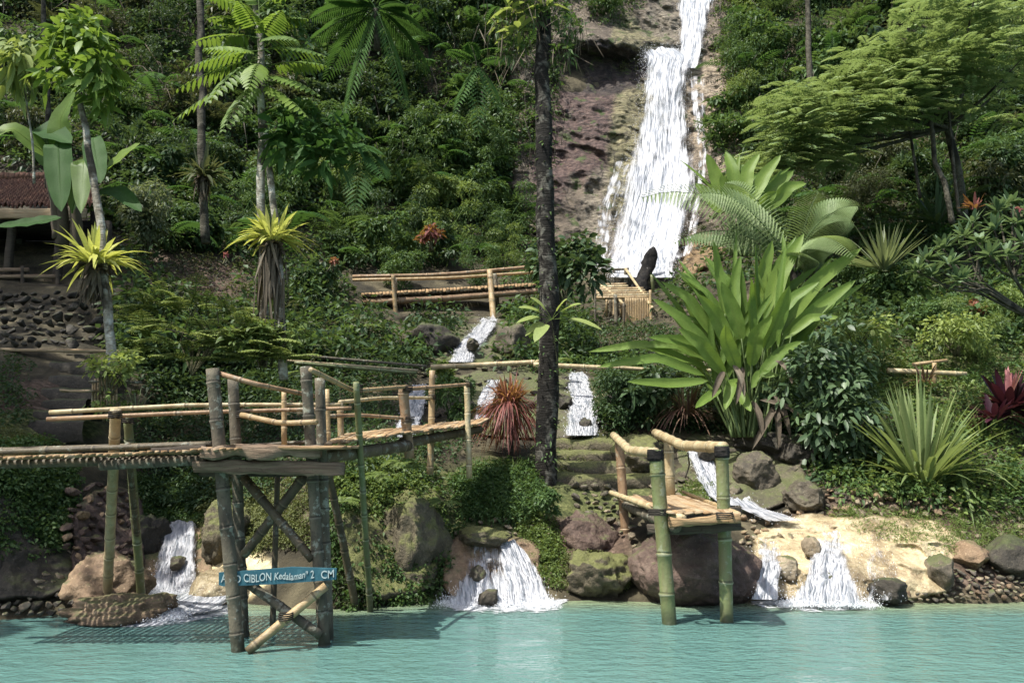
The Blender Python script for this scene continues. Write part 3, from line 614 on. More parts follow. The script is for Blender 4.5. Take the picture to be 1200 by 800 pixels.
rock('boulder', 'dark mossy rock shoulder hanging left of the left cascade', 150, 196, 600, 690, 9.6, .8, 'rock_dark', 77, 5, rough=.2)
rock('boulder', 'reddish slab of rock between the middle fall and the rubble heap', 640, 725, 598, 665, 9.75, .8, 'rock_red', 80, 5, -.3, cuts=6)
rock('boulder', 'pale rock shelf on top of the middle ledge where the water spills', 530, 600, 615, 640, 9.0, .5, 'rock_moss', 83, 4, cuts=4)
rock('boulder', 'tan boulder on the ochre bank below the cliff right of the charred stump', 800, 850, 285, 330, 25.3, 2, 'rock_brown', 86, 4)
M['stone_shade'] = rock_mat('stone_shade', [(.34,(.018,.016,.012)),(.52,(.045,.038,.028)),(.68,(.09,.078,.055))], 5, .1)  # shade of roof and canopy painted in as a darker stone colour
rock('boulder', 'big rounded mossy boulder behind the long green pole right of the lookout', 425, 532, 575, 722, 9.0, 1.1, 'rock_moss', 101, 5, cuts=3, rough=.2)
for q_ in (('small dark rock splitting the lower step of the two step cascade', 676, 694, 488, 510, 12.0, .3), ('dark rock at the left edge of the two step cascade', 652, 672, 462, 484, 12.9, .4), ('wet rock at the right edge of the two step cascade', 694, 716, 468, 492, 12.9, .4),
           ('wet rock in the cascade under the upper bridge', 546, 562, 396, 412, 15.3, .5), ('dark rock beside the top of the slanting chute', 818, 842, 522, 544, 11.2, .4), ('wet rock at the bend of the slanting chute', 852, 872, 566, 586, 10.6, .3),
           ('dark rock breaking the left part of the middle curtain fall', 548, 570, 662, 688, 8.58, .30), ('small wet rock at the foot of the middle curtain fall', 560, 585, 690, 712, 8.25, .3), ('wet stone halfway down the far left cascade', 200, 216, 650, 668, 9.0, .3),
           ('dark stone at the foot of the far left cascade', 196, 214, 688, 702, 8.9, .25), ('tan lump inside the broad travertine cascade', 958, 976, 668, 686, 8.4, .25)):
    rock('boulder', q_[0], *q_[1:7], 'rock_dark' if 'dark' in q_[0] else 'rock_grey', 110+int(q_[1]), 4)
# walls and heaps of separate stones
def heap(name, label, cat, polys, n, size, Yoff, mats, seed, ups=1.0, group=None):
    r = np.random.default_rng(seed); me = [stone_mesh(seed*10+k, M[mats[k % len(mats)]], 3 if size > 9 else 2) for k in range(6)]
    us = [p[0] for p in polys]; vs_ = [p[1] for p in polys]; pts = []; tries = 0
    while len(pts) < n and tries < n*60:
        tries += 1; u = r.uniform(min(us), max(us)); v = r.uniform(min(vs_), max(vs_)); s = size*r.uniform(.6, 1.35)
        if not inpoly(u, v, polys): continue
        if any((u-a)**2+(v-b)**2*1.4 < (.44*(s+c))**2 for a, b, c in pts): continue
        pts.append((u, v, s))
    c = G(np.mean(us), max(vs_)); o = thing(name, c, label, cat, group)
    for k, (u, v, s) in enumerate(pts):
        d = float(D(u, v))-Yoff; w = s/F*d*.62; p = P(u, v, d)
        inst('stone', me[r.integers(6)], p, tuple(r.uniform(-.6,.6,3)+[0,0,r.uniform(0,6)]), (w*1.2, w, w*r.uniform(.6,.85)*ups), parent=o)
    return o
heap('rubble_wall', 'heap of loose rounded stones left of the rear dock post', 'stone wall', [(668,568),(700,562),(742,585),(744,640),(720,622),(672,600)], 60, 12, .12, ['stone_dark','rock_grey','stone_pale'], 3)
heap('stone_edging', 'row of rounded tan stones under the large strappy green plant', 'stone wall', [(1000,578),(1040,572),(1108,570),(1124,590),(1120,606),(1000,602)], 52, 13, .08, ['stone_pale','rock_brown','stone_pale'], 5)
heap('red_rubble_wall', 'wall of layered reddish broken rocks behind the leaning bamboo posts', 'stone wall', [(84,575),(120,566),(150,575),(165,690),(100,660),(75,640)], 110, 15, .30, ['rock_red','rock_brown','rock_red'], 7)
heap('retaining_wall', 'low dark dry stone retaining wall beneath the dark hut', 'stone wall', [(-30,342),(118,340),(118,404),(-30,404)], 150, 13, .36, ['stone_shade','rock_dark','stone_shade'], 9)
heap('shore_rubble', 'grey and tan rubble along the right hand shoreline', 'stones', [(1060,655),(1130,668),(1215,650),(1215,700),(1060,704)], 120, 9, .06, ['stone_pale','stone_dark','rock_brown'], 11)
heap('shore_rubble', 'dark wet stones in the shade at the far left waterline', 'stones', [(-30,675),(75,672),(90,716),(-30,722)], 70, 13, .10, ['stone_dark','rock_dark','stone_pale'], 13)
heap('stream_stones', 'cream stained stones in the stream bed right of the dock', 'stones', [(866,606),(960,596),(1000,618),(900,644),(866,640)], 40, 12, .06, ['stone_pale','rock_brown'], 15)
heap('stream_stones', 'dark stones scattered in the upper stream bed under the bridge', 'stones', [(500,415),(700,415),(720,500),(480,500)], 90, 13, .15, ['rock_grey','rock_dark'], 17)
heap('stream_stones', 'small stones between the mossy steps and the slanting chute', 'stones', [(760,560),(800,556),(850,592),(840,600),(765,585)], 26, 11, .06, ['rock_grey','stone_pale'], 19)
heap('bank_stones', 'angular brown stones on the bare bank below the leafy shrub', 'stones', [(930,580),(1000,570),(1010,610),(960,612)], 36, 12, .06, ['rock_brown','stone_dark'], 21)
heap('bank_stones', 'rubble on the bare bank right of the strappy green plant', 'stones', [(1120,570),(1215,560),(1215,640),(1130,640)], 60, 11, .05, ['stone_dark','stone_pale'], 23)
heap('ledge_stones', 'small wet stones lining the lip of the middle fall', 'stones', [(540,608),(640,600),(650,625),(530,628)], 30, 9, .06, ['rock_grey','stone_pale'], 25)
# steps
def steps(label, rows, mat, Yb, dY, group=None, thick=.16):
    o = thing('stone_steps', G((rows[-1][0]+rows[-1][1])/2, rows[-1][2]), label, 'steps', group)
    for k, (ua, ub, v) in enumerate(rows):
        Y = (Yb+dY*(len(rows)-1-k)) if Yb < 50 else float(D(np.linspace(ua, ub, 9), v).min())-.14; a = P(ua, v, Y); b = P(ub, v, Y); n = 26; x = np.linspace(0, 1, n)
        prof = np.array([(0,-thick*1.8),(-.03,-thick),(0,-.03),(.04,0),(dY*.5,.01),(dY+.15,.0)])
        V = (a+(b-a)*x[:,None])[:,None]+np.stack([0*prof[:,0], prof[:,0], prof[:,1]], -1)[None]
        V = V+np.array([.02,.05,.05])*fbm(V*3.2, 4, k)[...,None]
        mb = MB(); mb.add(V.reshape(-1,3), grid_q(n, len(prof))[:, ::-1]); part('step', mb, M[mat], o)
steps('flight of dim mossy stone steps climbing the bank at the far left', [(58,125,423),(57,120,440),(47,118,455),(50,100,468),(38,98,481),(33,98,492)], 'rock_dark', 99, .42)
steps('worn mossy green steps between the dark trunk and the dock', [(650,725,515),(648,735,528),(652,758,541),(650,765,556)], 'rock_moss', 10.6, .32, thick=.14)

# ------------------------------------------------------------------ bamboo structures
def pole(parent, name, mat, a, b, r, mid=None, **k):
    if 'rail' in name and parent.name in ('lookout_platform', 'bamboo_walkway', 'bamboo_ramp'): r *= .72
    if parent.name == 'lookout_platform' and name == 'post': r *= .86
    if parent.name in ('bamboo_footbridge', 'bamboo_terrace'): r *= .68
    if parent['category'] == 'pipe' or parent.name == 'garden_rail': r *= .75
    pts = [a]+([mid] if mid is not None else [])+[b]; mb = MB(); bamboo(mb, pts, r, **k)
    n0 = len(np.concatenate(mb.V)); return part(name, mb, M[mat], parent)
def lash(parent, p, r, tiltu=(0,0,1), mat='char'):
    mb = MB(); t = np.linspace(0, 2*np.pi*4, 40); p = np.asarray(p, float)
    tube(mb, p+np.stack([r*np.cos(t), r*np.sin(t), (t/(8*np.pi)-.5)*.06], -1), .006, 5); return part('lashing', mb, M[mat], parent)
def foot(u, v, Y=None, up=.0):
    Y = float(D(u, v)) if Y is None else Y; return P(u, v, Y)
# --- lookout platform in the pool
Ya = float(WY(763)); Yb = float(WY(755)); Yc, Yd = 7.0, 6.9
def under(p, q, z=-1.0):           # extend the pole p->q down to depth z
    p = np.array(p, float); q = np.array(q, float); d = q-p; return q+d*((z-q[2])/d[2])
lo = thing('lookout_platform', P(325, 755, 6.5)*np.array([1,1,0]), 'tall bamboo lookout platform on thick posts standing in the pool at the left', 'platform')
pole(lo, 'post', 'bam_grey', under(P(248,432,Ya), P(279,763,Ya)), P(248,432,Ya), .062, taper=1.0)
pole(lo, 'post', 'bam_grey', under(P(358,430,Yb), P(380,754,Yb)), P(358,430,Yb), .056, taper=1.0)
pole(lo, 'post', 'bam_grey', under(P(274,444,Yc), P(285,735,Yc)), P(274,444,Yc), .055, taper=1.0)
pole(lo, 'post', 'bam_grey', under(P(376,443,Yd), P(385,738,Yd)), P(374,443,Yd), .052, taper=1.0)
pole(lo, 'post', 'bam_tan', P(333,535,7.2), P(333,458,7.2), .030); pole(lo, 'post', 'bam_tan', P(385,535,7.3), P(383,456,7.3), .032)
pole(lo, 'post', 'bam_tan', P(400,530,7.6), P(398,472,7.6), .038); pole(lo, 'post', 'bam_dark', under(P(325,556,7.4), P(320,715,7.4), -.5), P(326,556,7.4), .034)
pole(lo, 'top_rail', 'bam_rust', P(251,436,Ya+.05), P(368,464,7.0), .030, P(300,450,6.5)); pole(lo, 'middle_rail', 'bam_tan', P(283,486,6.95), P(372,494,6.6), .034, P(330,496,6.7))
pole(lo, 'back_rail', 'bam_dark', P(240,526,7.3), P(400,515,7.3), .03)
mb = MB(); beam(mb, P(227,547,6.36), P(404,548,6.55), .07, .10, rough=.012, n=14); part('cross_beam', mb, M['plank'], lo)
mb = MB(); beam(mb, P(238,529,6.34), P(376,529,6.5), .12, .09, rough=.016, n=18); part('edge_beam', mb, M['plank'], lo)
mb = MB(); beam(mb, P(236,549,7.2), P(392,549,7.2), .09, .13); part('cross_beam', mb, M['plank_dark'], lo)
za = P(240,526,6.35)[2]
for k in range(12):
    y = 6.42+k*.075; mb = MB(); x0, x1 = P(236,520,6.4)[0], P(402,520,6.5)[0]; beam(mb, (x0+rng.normal(0,.02), y, za), (x1+rng.normal(0,.03), y, za+.012), .066, .026, rough=.004); part('deck_slat', mb, M['slat_old'], lo)
pole(lo, 'brace', 'bam_tan', P(290,763,Ya-.07), P(382,686,Yb-.08), .036, taper=1.0); pole(lo, 'brace', 'bam_grey', P(292,684,6.62), P(376,744,6.62), .038, taper=1.0)
pole(lo, 'brace', 'bam_dark', P(286,560,6.9), P(366,655,6.7), .04); pole(lo, 'brace', 'bam_dark', P(358,556,6.8), P(286,650,6.9), .045)
for p, r in ((P(258,545,Ya),.07),(P(366,545,Yb),.065),(P(335,722,6.5),.055),(P(284,486,7.0),.06)): lash(lo, p, r, mat='bark')
# sign hung between the front posts
t = NT('sign_paint'); n = t.noise(9, 5, .65); col = t.mix(t.smooth(n, .5, .68), (.025,.085,.11), (.038,.11,.135)); col = t.mix(t.smooth(t.noise(30,4,.7), .62, .75), col, (.05,.12,.14))
M['sign'] = t.done(col, .7, t.bump(n, .004), .2)
t = NT('sign_letters'); n = t.noise(35, 5, .7); M['letters'] = t.done(t.mix(t.smooth(n, .5, .72), (.34,.40,.39), (.07,.17,.21)), .7, None, .2)
s0 = P(257,677,6.52); s1 = P(394,672,6.52); sg = thing('hand_painted_sign', (s0+s1)/2, 'narrow blue plank sign with hand painted white letters between the jetty posts', 'sign')
sx = nrm(s1-s0); su = nrm(np.cross((0,1,0), sx)*-1); su = su if su[2] > 0 else -su
L = np.linalg.norm(s1-s0); hh = 14.5/F*6.5
q = [(-.0,-.5*hh),(.03,-.62*hh),(.5*L,-.60*hh),(L,-.42*hh),(L+.005,.42*hh),(.62*L,.66*hh),(.55*L,.62*hh),(.2*L,.50*hh),(0,.44*hh)]
fv = [s0+sx*a+su*b+np.array([0,-.012,0]) for a, b in q]; bv = [p+np.array([0,.026,0]) for p in fv]; nq = len(q)
me = bpy.data.meshes.new('board'); me.from_pydata([tuple(p-(s0+s1)/2) for p in fv+bv], [], [tuple(range(nq)), tuple(reversed(range(nq, 2*nq)))]+[(i, i+nq, (i+1) % nq+nq, (i+1) % nq) for i in range(nq)])
me.materials.append(M['sign']); bo = bpy.data.objects.new('board', me); COL.objects.link(bo); bo.parent = sg; ORG[bo] = ORG[sg]
def word(txt, a, size, dy=0, shear=0, bold=.0006, tilt=.04, wid=.1):
    cu = bpy.data.curves.new('lettering', 'FONT'); cu.body = txt; cu.size = size; cu.extrude = .0015; cu.offset = bold; cu.shear = shear
    o = bpy.data.objects.new('lettering', cu); COL.objects.link(o); dg = bpy.context.evaluated_depsgraph_get(); me = bpy.data.meshes.new_from_object(o.evaluated_get(dg)); bpy.data.objects.remove(o)
    n = len(me.vertices); co = np.empty(n*3, np.float32); me.vertices.foreach_get('co', co); co = co.reshape(-1, 3); co[:,0] = (co[:,0]-co[:,0].min())*wid*L/max(1e-5, np.ptp(co[:,0])); co[:,1] += .006*np.sin(co[:,0]*31+a*40)
    me.vertices.foreach_set('co', co.ravel()); me.update(); me.name = 'lettering'; me.materials.clear(); me.materials.append(M['letters']); w = bpy.data.objects.new('lettering', me); COL.objects.link(w); w.parent = sg
    w.location = tuple(s0+sx*a*L+su*(dy-.35*size)+np.array([0,-.017,0])-(s0+s1)/2); w.rotation_euler = (math.pi/2, -tilt, 0)
word('AYO', .02, .085, -.004, wid=.17); word('CIBLON', .215, .086, -.004, wid=.235); word('Kedalaman', .475, .075, -.002, .15, .0008, .05, wid=.265); word('" 2', .745, .085, .006, wid=.07); word('CM', .875, .085, .006, wid=.11)
# --- left walkway
lw = thing('bamboo_walkway', P(130, 690, 7.0), 'long level bamboo slat walkway leading in from the left edge', 'footbridge')
pole(lw, 'post', 'bam_pale', P(126,700,8.0), P(136,480,6.8), .045, taper=1); lw_f = 'bam_green'
pole(lw, 'post', 'bam_green', P(166,706,8.1), P(149,488,7.35), .040, taper=1)
pole(lw, 'post', 'bam_dark', P(168,704,8.3), P(150,520,7.2), .03)
pole(lw, 'handrail', 'bam_pale', P(58,483,6.95), P(400,474,7.35), .027, P(230,474,7.1), node=.5); pole(lw, 'handrail', 'bam_rust', P(55,491,6.85), P(412,478,7.2), .026, P(230,483,7.0), node=.5)
def lwz(x, y, v0=534., v1=521.):           # height of the walkway, which rises gently towards the platform
    t_ = (x-P(-90,534,6.3)[0])/(P(248,521,6.4)[0]-P(-90,534,6.3)[0]); return EYE-(v0+(v1-v0)*t_-520)/F*6.35
pole(lw, 'edge_pole', 'bam_dark', P(-90,533,6.30), P(248,520,6.36), .024, node=.4); pole(lw, 'edge_pole', 'bam_dark', P(-90,530,7.25), P(248,519,7.25), .024, node=.4)
pole(lw, 'bearer', 'bam_dark', P(-90,546,6.5), P(245,538,6.6), .036, node=.4); pole(lw, 'bearer', 'bam_dark', P(-90,542,7.1), P(245,537,7.2), .036, node=.4)
pole(lw, 'bearer', 'bam_grey', P(118,545,6.50), P(242,539,6.48), .040); mb = MB(); beam(mb, P(178,527,6.30), P(242,523,6.33), .03, .035); part('side_board', mb, M['plank_dark'], lw)
for k in range(44):
    x = P(-85,530,6.3)[0]+k*.056; z = lwz(x, 6.3)-.040+rng.normal(0,.003); mb = MB(); beam(mb, (x, 6.27+rng.normal(0,.012), z), (x+.05, 7.33, z+.0), .034, .022, n=5, rough=.003); part('deck_slat', mb, M['slat_old' if k % 4 else 'plank_pale'], lw)
# --- ramp going right
rp = thing('bamboo_ramp', P(480, 560, 8.5), 'bamboo ramp with wavy handrails running right from the lookout to the bank', 'footbridge')
pole(rp, 'post', 'bam_green', under(P(418,450,7.0), P(434,716,8.0), -.4), P(417,448,7.0), .032, taper=.9)
pole(rp, 'post', 'bam_rust', P(480,536,8.2), P(472,452,8.1), .052, taper=1); pole(rp, 'post', 'bam_tan', P(504,556,9.3), P(507,434,9.3), .040)
pole(rp, 'post', 'bam_pale', P(550,560,9.2), P(547,449,9.2), .034, taper=1)
pole(rp, 'post', 'bam_dark', under(P(386,556,7.6), P(418,716,8.1), -.3), P(384,550,7.6), .040); 
pole(rp, 'top_rail', 'bam_tan', P(364,433,6.5), P(476,453,8.1), .030, P(415,458,7.2)); pole(rp, 'top_rail', 'bam_rust', P(474,456,8.1), P(549,450,9.15), .030, P(512,453,8.6))
pole(rp, 'top_rail', 'bam_pale', P(398,471,7.6), P(506,466,9.2), .026, P(450,466,8.4)); pole(rp, 'middle_rail', 'bam_rust', P(376,488,7.3), P(476,490,8.15), .026, P(420,486,7.7))
pole(rp, 'bearer', 'bam_dark', P(372,536,6.9), P(478,522,8.1), .062, node=.4); pole(rp, 'bearer', 'bam_dark', P(470,520,8.1), P(562,503,10), .055, node=.4)
pole(rp, 'edge_pole', 'bam_pale', P(412,510,8.3), P(565,495,10.4), .030, node=.45); 
A0, A1 = P(385,524,6.85), P(560,500,9.6); B0, B1 = P(408,512,7.9), P(572,493,10.6)
for k in range(46):
    s = k/45; a = A0+(A1-A0)*s; b = B0+(B1-B0)*s; mb = MB(); beam(mb, a+np.array([0,-.05,.03+rng.normal(0,.006)]), b+np.array([0,.05,.03+rng.normal(0,.006)]), .052, .024, n=5, rough=.004); part('deck_slat', mb, M['slat_old' if k % 3 else 'plank_pale'], rp)
for p, r in ((P(477,456,8.1),.055),(P(479,492,8.15),.058),(P(420,455,7.1),.036),(P(549,451,9.2),.04),(P(506,466,9.25),.045)): lash(rp, p, r, mat='bark')
# --- small dock
dk = thing('bamboo_dock', P(800, 728, 8.0)*np.array([1,1,0]), 'small bamboo dock with two sagging handrails over the red boulder', 'dock')
Y1 = float(WY(730)); Y2 = float(WY(728))
pole(dk, 'post', 'bam_green', under(P(768,528,Y1), P(785,730,Y1)), P(768,527,Y1), .068, taper=1, node=.36); pole(dk, 'post', 'bam_green', under(P(846,522,Y2), P(852,728,Y2)), P(846,521,Y2), .062, taper=1, node=.36)
pole(dk, 'post', 'bam_rust', P(735,662,9.75), P(725,516,9.75), .056, taper=1, node=.34); pole(dk, 'post', 'bam_pale', P(786,586,9.6), P(783,514,9.6), .058, taper=1, node=.34)
pole(dk, 'handrail', 'bam_pale', P(719,510,9.8), P(768,531,Y1-.02), .045, P(738,528,8.6), taper=1.1); pole(dk, 'handrail', 'bam_pale', P(768,507,9.7), P(848,524,Y2-.02), .050, P(800,522,8.5), taper=1.1)
for (pu, pv, py, r) in ((768,533,Y1,.0745),(846,529,Y2,.069)):
    mb = MB(); c = P(pu, pv, py); tube(mb, [c-np.array([0,0,.055]), c-np.array([0,0,.03]), c+np.array([0,0,.03]), c+np.array([0,0,.052])], [r, r*1.03, r*1.02, r*.98], 14); part('rubber_binding', mb, M['char'], dk)
fl, fr, rr_, rl = P(786,606,7.35), P(864,600,7.2), P(802,578,9.7), P(735,580,9.7); zt = .99
for q_ in (fl, fr, rr_, rl): q_[2] = zt
for k in range(13):
    s = k/12; a = fl+(fr-fl)*s; b = rl+(rr_-rl)*s; mb = MB(); beam(mb, a+np.array([rng.normal(0,.01), rng.uniform(-.05,.05), 0]), b+np.array([0, rng.uniform(-.1,.1), rng.normal(0,.006)]), .070, .024, rough=.006, n=10)
    part('deck_slat', mb, M[['plank_pale','slat_old','plank_pale'][k % 3]], dk)
mb = MB(); beam(mb, P(783,613,7.22), P(868,606,7.15), .05, .075, rough=.01); part('front_board', mb, M['slat_old'], dk)
for p, r in ((P(727,519,9.76),.064),(P(785,517,9.6),.064),(P(770,600,7.2),.078),(P(849,604,7.15),.072)): lash(dk, p, r, mat='bark')
for p, r in ((P(135,486,6.75),.052),(P(150,492,7.3),.047)): lash(lw, p, r, mat='bark')
mb = MB(); beam(mb, P(758,621,7.55), P(868,615,7.4), .10, .085, rough=.008); part('cross_beam', mb, M['plank_dark'], dk)
pole(dk, 'side_pole', 'bam_pale', P(800,607,7.25), P(716,577,9.9), .035); pole(dk, 'side_pole', 'bam_tan', P(866,602,7.2), P(800,576,9.9), .022)
pole(dk, 'bearer', 'bam_grey', P(792,617,7.4), P(733,592,9.7), .055)
mb = MB(); beam(mb, P(760,598,8.6), P(868,598,8.6), .08, .08); part('cross_beam', mb, M['plank_dark'], dk)
mb = MB(); tube(mb, curve([P(806,530,8.6), P(808,545,8.62), P(803,560,8.6)], 8), .008, 5); part('lashing', mb, M['bark'], dk)
# --- upper bridge
ub = thing('bamboo_footbridge', P(520, 400, 18.5), 'narrow bamboo footbridge with twin handrails crossing high behind the jetty', 'footbridge')
pole(ub, 'handrail', 'bam_rust', P(413,324,18.2), P(640,311,19.2), .062, P(520,322,18.6), node=.9, taper=1); pole(ub, 'handrail', 'bam_tan', P(413,328,18.9), P(640,318,19.8), .055, P(520,326,19.3), node=.9, taper=1)
pole(ub, 'bearer', 'bam_rust', P(425,354,18.2), P(640,340,19.2), .12, P(520,350,18.6), node=1.1, taper=1); pole(ub, 'bearer', 'bam_dark', P(425,350,18.9), P(640,337,19.8), .08, node=.9, taper=1)
pole(ub, 'post', 'bam_tan', P(466,402,18.3), P(461,323,18.2), .075, node=.6, taper=1); pole(ub, 'post', 'bam_tan', P(581,408,18.0), P(574,317,18.6), .11, node=.6, taper=.9); pole(ub, 'post', 'bam_grey', P(586,390,19.3), P(580,321,19.3), .07, node=.6, taper=1)
pole(ub, 'post', 'bam_grey', P(464,370,19.0), P(464,327,18.9), .05, node=.6)
for k in range(54):
    s = k/53; a = P(425,349,18.1)*(1-s)+P(640,336,19.1)*s; b = P(425,347,18.95)*(1-s)+P(640,334,19.85)*s; mb = MB(); beam(mb, a+np.array([0,0,.06+rng.normal(0,.01)]), b+np.array([0,0,.06]), .07, .04, n=4); part('deck_slat', mb, M['slat_old'], ub)
# --- terrace by the waterfall
tr = thing('bamboo_terrace', P(730, 412, 20.5), 'square bamboo terrace with slat front and railings below the waterfall', 'platform')
Yt = 19.4
for k in range(15):
    u = 733+k*2.0; mb = MB(); bamboo(mb, [P(u,386,Yt), P(u,349,Yt)], .020, sides=6, node=.5); part('front_slat', mb, M['bam_tan'], tr)
for k in range(5):
    u = 711+k*4.2; mb = MB(); bamboo(mb, [P(u,371,Yt+.3), P(u,350,Yt+.3)], .035, sides=6, node=.4); part('front_slat', mb, M['bam_dark' if k % 2 else 'bam_tan'], tr)
for k in range(7):
    v = 348-k*2.5; e = [0,0,2,4,6,24,26][k]; mb = MB(); bamboo(mb, [P(699-k*.6,v+1,Yt+.1+k*.24), P(760-e,v,Yt+.1+k*.24)], .045, sides=8, node=.6); part('deck_pole', mb, M['bam_pale' if k % 2 else 'bam_tan'], tr)
for k in range(6):
    v = 388+k*3.6; mb = MB(); bamboo(mb, [P(732-k,v,Yt-.3-k*.15), P(764-k*.5,v,Yt-.3-k*.15)], .040, sides=8, node=.6); part('step_pole', mb, M['bam_tan' if k % 2 else 'bam_rust'], tr)
for a, b, r, m in ((P(731,412,Yt-.4),P(731,355,Yt-.4),.055,'bam_dark'),(P(764,412,Yt-.3),P(762,340,Yt-.3),.05,'bam_tan'),(P(723,400,Yt),P(721,345,Yt),.07,'bam_grey'),(P(698,400,Yt+.3),P(697,327,Yt+.3),.045,'bam_grey'),
                   (P(734,338,22),P(733,315,22),.075,'bam_grey'),(P(720,334,22.2),P(719,316,22.2),.06,'bam_grey'),(P(766,350,21.2),P(764,322,21.2),.07,'bam_green')): pole(tr, 'post', m, a, b, r, node=.6, taper=1)
pole(tr, 'top_rail', 'bam_pale', P(733,315,22), P(765,361,Yt-.4), .055, node=.6); pole(tr, 'top_rail', 'bam_pale', P(697,327,21.4), P(733,358,Yt-.4), .05, node=.6)
pole(tr, 'top_rail', 'bam_grey', P(718,316,22.1), P(737,315,22.1), .06, node=.6); pole(tr, 'brace', 'bam_tan', P(690,410,19.6), P(714,352,20), .022)
# charred stump
mb = MB(); tube(mb, curve([P(748,345,21.6), P(753,328,21.7), P(762,306,21.8), P(768,289,21.9)], 14), np.array([.30,.28,.26,.24,.22,.21,.20,.19,.18,.17,.16,.14,.10,.03]), 12, cap=True)
V = mb.V[0]; mb.V[0] = V+.20*fbm(V*3, 5, 4)[:,None]*np.array([1,1,.4]); solo('charred_stump', mb, M['char'], 'black charred leaning stump beside the bamboo terrace in front of the waterfall', 'tree stump')
# --- water pipes of bamboo
def pipe(label, runs, mat, r, group='bamboo water pipes'):
    o = thing('bamboo_pipe', runs[0][0], label, 'pipe', group)
    for a, b in runs: pole(o, 'culm', mat, a, b, r, node=.6, taper=.95)
pipe('long pale bamboo water pipe running level across the stream in front of the boulders', [(P(505,430,13.2), P(632,424,13.2)), (P(625,427,13.1), P(713,431,13.1))], 'bam_pale', .055)
pipe('topmost thin bamboo pipe stretching left behind the lookout posts', [(P(312,413,12.2), P(500,429,12.8))], 'bam_grey', .03)
pipe('middle thin bamboo pipe stretching left behind the lookout posts', [(P(330,422,12.0), P(490,434,12.6))], 'bam_pale', .026)
pipe('lowest thin bamboo pipe stretching left behind the lookout posts', [(P(345,425,11.8), P(488,437,12.4))], 'bam_green', .034)
pipe('pale bamboo pipe lying behind the big leaved plants in the middle', [(P(716,430,13.3), P(760,433,13.3)), (P(815,434,13.2), P(850,434,13.2))], 'bam_pale', .045)
rl_ = thing('garden_rail', P(1090, 436, 12.6), 'low double bamboo rail behind the strappy green plant', 'fence')
pole(rl_, 'rail', 'bam_pale', P(1040,434,12.6), P(1132,438,12.6), .055, node=.6); pole(rl_, 'rail', 'bam_tan', P(1070,427,12.9), P(1110,422,12.9), .04, node=.6); pole(rl_, 'post', 'bam_tan', P(1095,455,12.6), P(1095,425,12.6), .05)
# --- hut at the far left
hut = thing('open_hut', P(40, 340, 15.5), 'dark open sided hut with a red clay tile roof at the left edge', 'hut')
zf, zb = P(0,246,15.2)[2], P(0,207,17.0)[2]; x0, x1 = P(-220,246,15.2)[0], P(118,246,15.2)[0]
R_ = 20; cols = 64; mb = MB(); xs_ = np.linspace(x0, x1, cols*6+1); rows_ = []
for k in range(R_):
    for a, dz in ((k/R_, .035), ((k+.98)/R_, .0)):
        y = 15.0+(17.2-15.0)*a; z = zf+(zb-zf)*a+dz; jz = .012*np.repeat(rng.normal(0,1,cols+1), 6)[:len(xs_)]
        xk = xs_+(xs_-x0)/(x1-x0)*(x1*y/15.0-x1); rows_.append(np.stack([xk, np.full_like(xs_, y), z+.045*np.sin((xs_-x0)/(x1-x0)*cols*2*np.pi)+jz], -1))
V = np.stack(rows_); mb.add(V.reshape(-1,3), grid_q(len(rows_), len(xs_))[:, ::-1]); part('roof_tiles', mb, M['tile'], hut, smooth=False, kind='stuff')
mb = MB()
xr = x1*17.2/15.0
for k in range(40): box(mb, (x0+(xr-x0)*(k+.5)/40, 17.2, zb+.06), ((xr-x0)/40*.96, .22, .12), tint=.5, jit=.01)
part('ridge_tiles', mb, M['tile'], hut, kind='stuff')
mb = MB(); beam(mb, (x0, 14.98, zf-.14), (x1-.15, 14.98, zf-.14), .05, .20); part('fascia_board', mb, M['plank_pale'], hut)
for u, y in ((8,15.3),(66,15.3),(122,15.3),(20,17.0),(105,17.0),(-60,15.3)):
    a = P(u, 338, y); mb = MB(); beam(mb, (a[0], y, P(u,345,y)[2]), (a[0], y, zf-.2+(.7 if y > 16 else 0)), .13, .13, up=(0,1,0)); part('post', mb, M['plank_dark'], hut)
mb = MB(); box(mb, ((x0+xr)/2, 17.4, zf-.9), (xr-x0-.3, .08, 2.6)); part('back_wall', mb, M['plank_dark'], hut)
mb = MB(); box(mb, ((x0+x1)/2, 16.2, P(0,339,15.5)[2]-.1), (x1-x0-.8, 2.4, .2)); part('floor', mb, M['plank_dark'], hut)
mb = MB(); box(mb, ((x0+xr)/2, 16.1, zf-.1), (xr-x0-.4, 2.0, .05)); part('ceiling', mb, M['plank_dark'], hut)
for v in (316, 324): mb = MB(); beam(mb, P(-80,v,15.1), P(70 if v > 320 else 34,v,15.1), .06, .07); part('rail', mb, M['plank'], hut)
for u in (-40, 27, 68): mb = MB(); beam(mb, P(u,340,15.1), P(u,312,15.1), .07, .07, up=(0,1,0)); part('rail_post', mb, M['plank_dark'], hut)
cb = MB(); beam(cb, P(-120,408,11.9), P(148,412,12.0), .10, .05, n=14); solo('path_kerb', cb, M['plank_pale'], 'thin pale edging strip along the path above the left steps', 'kerb')
# planter of split bamboo
pl = thing('bamboo_planter', P(122, 478, 9.3), 'little planter of upright bamboo stakes beside the stone steps', 'planter')
for k in range(9):
    u = 108+k*3.6; pole(pl, 'stake', 'bam_tan', P(u,478,9.4), P(u+rng.normal(0,.5),443+rng.normal(0,2),9.4), .014)
pole(pl, 'top_rail', 'bam_grey', P(104,447,9.38), P(166,448,9.5), .017); mb = MB(); beam(mb, P(73,458,9.3), P(110,458,9.3), .16, .025); part('shelf', mb, M['plank_pale'], pl)
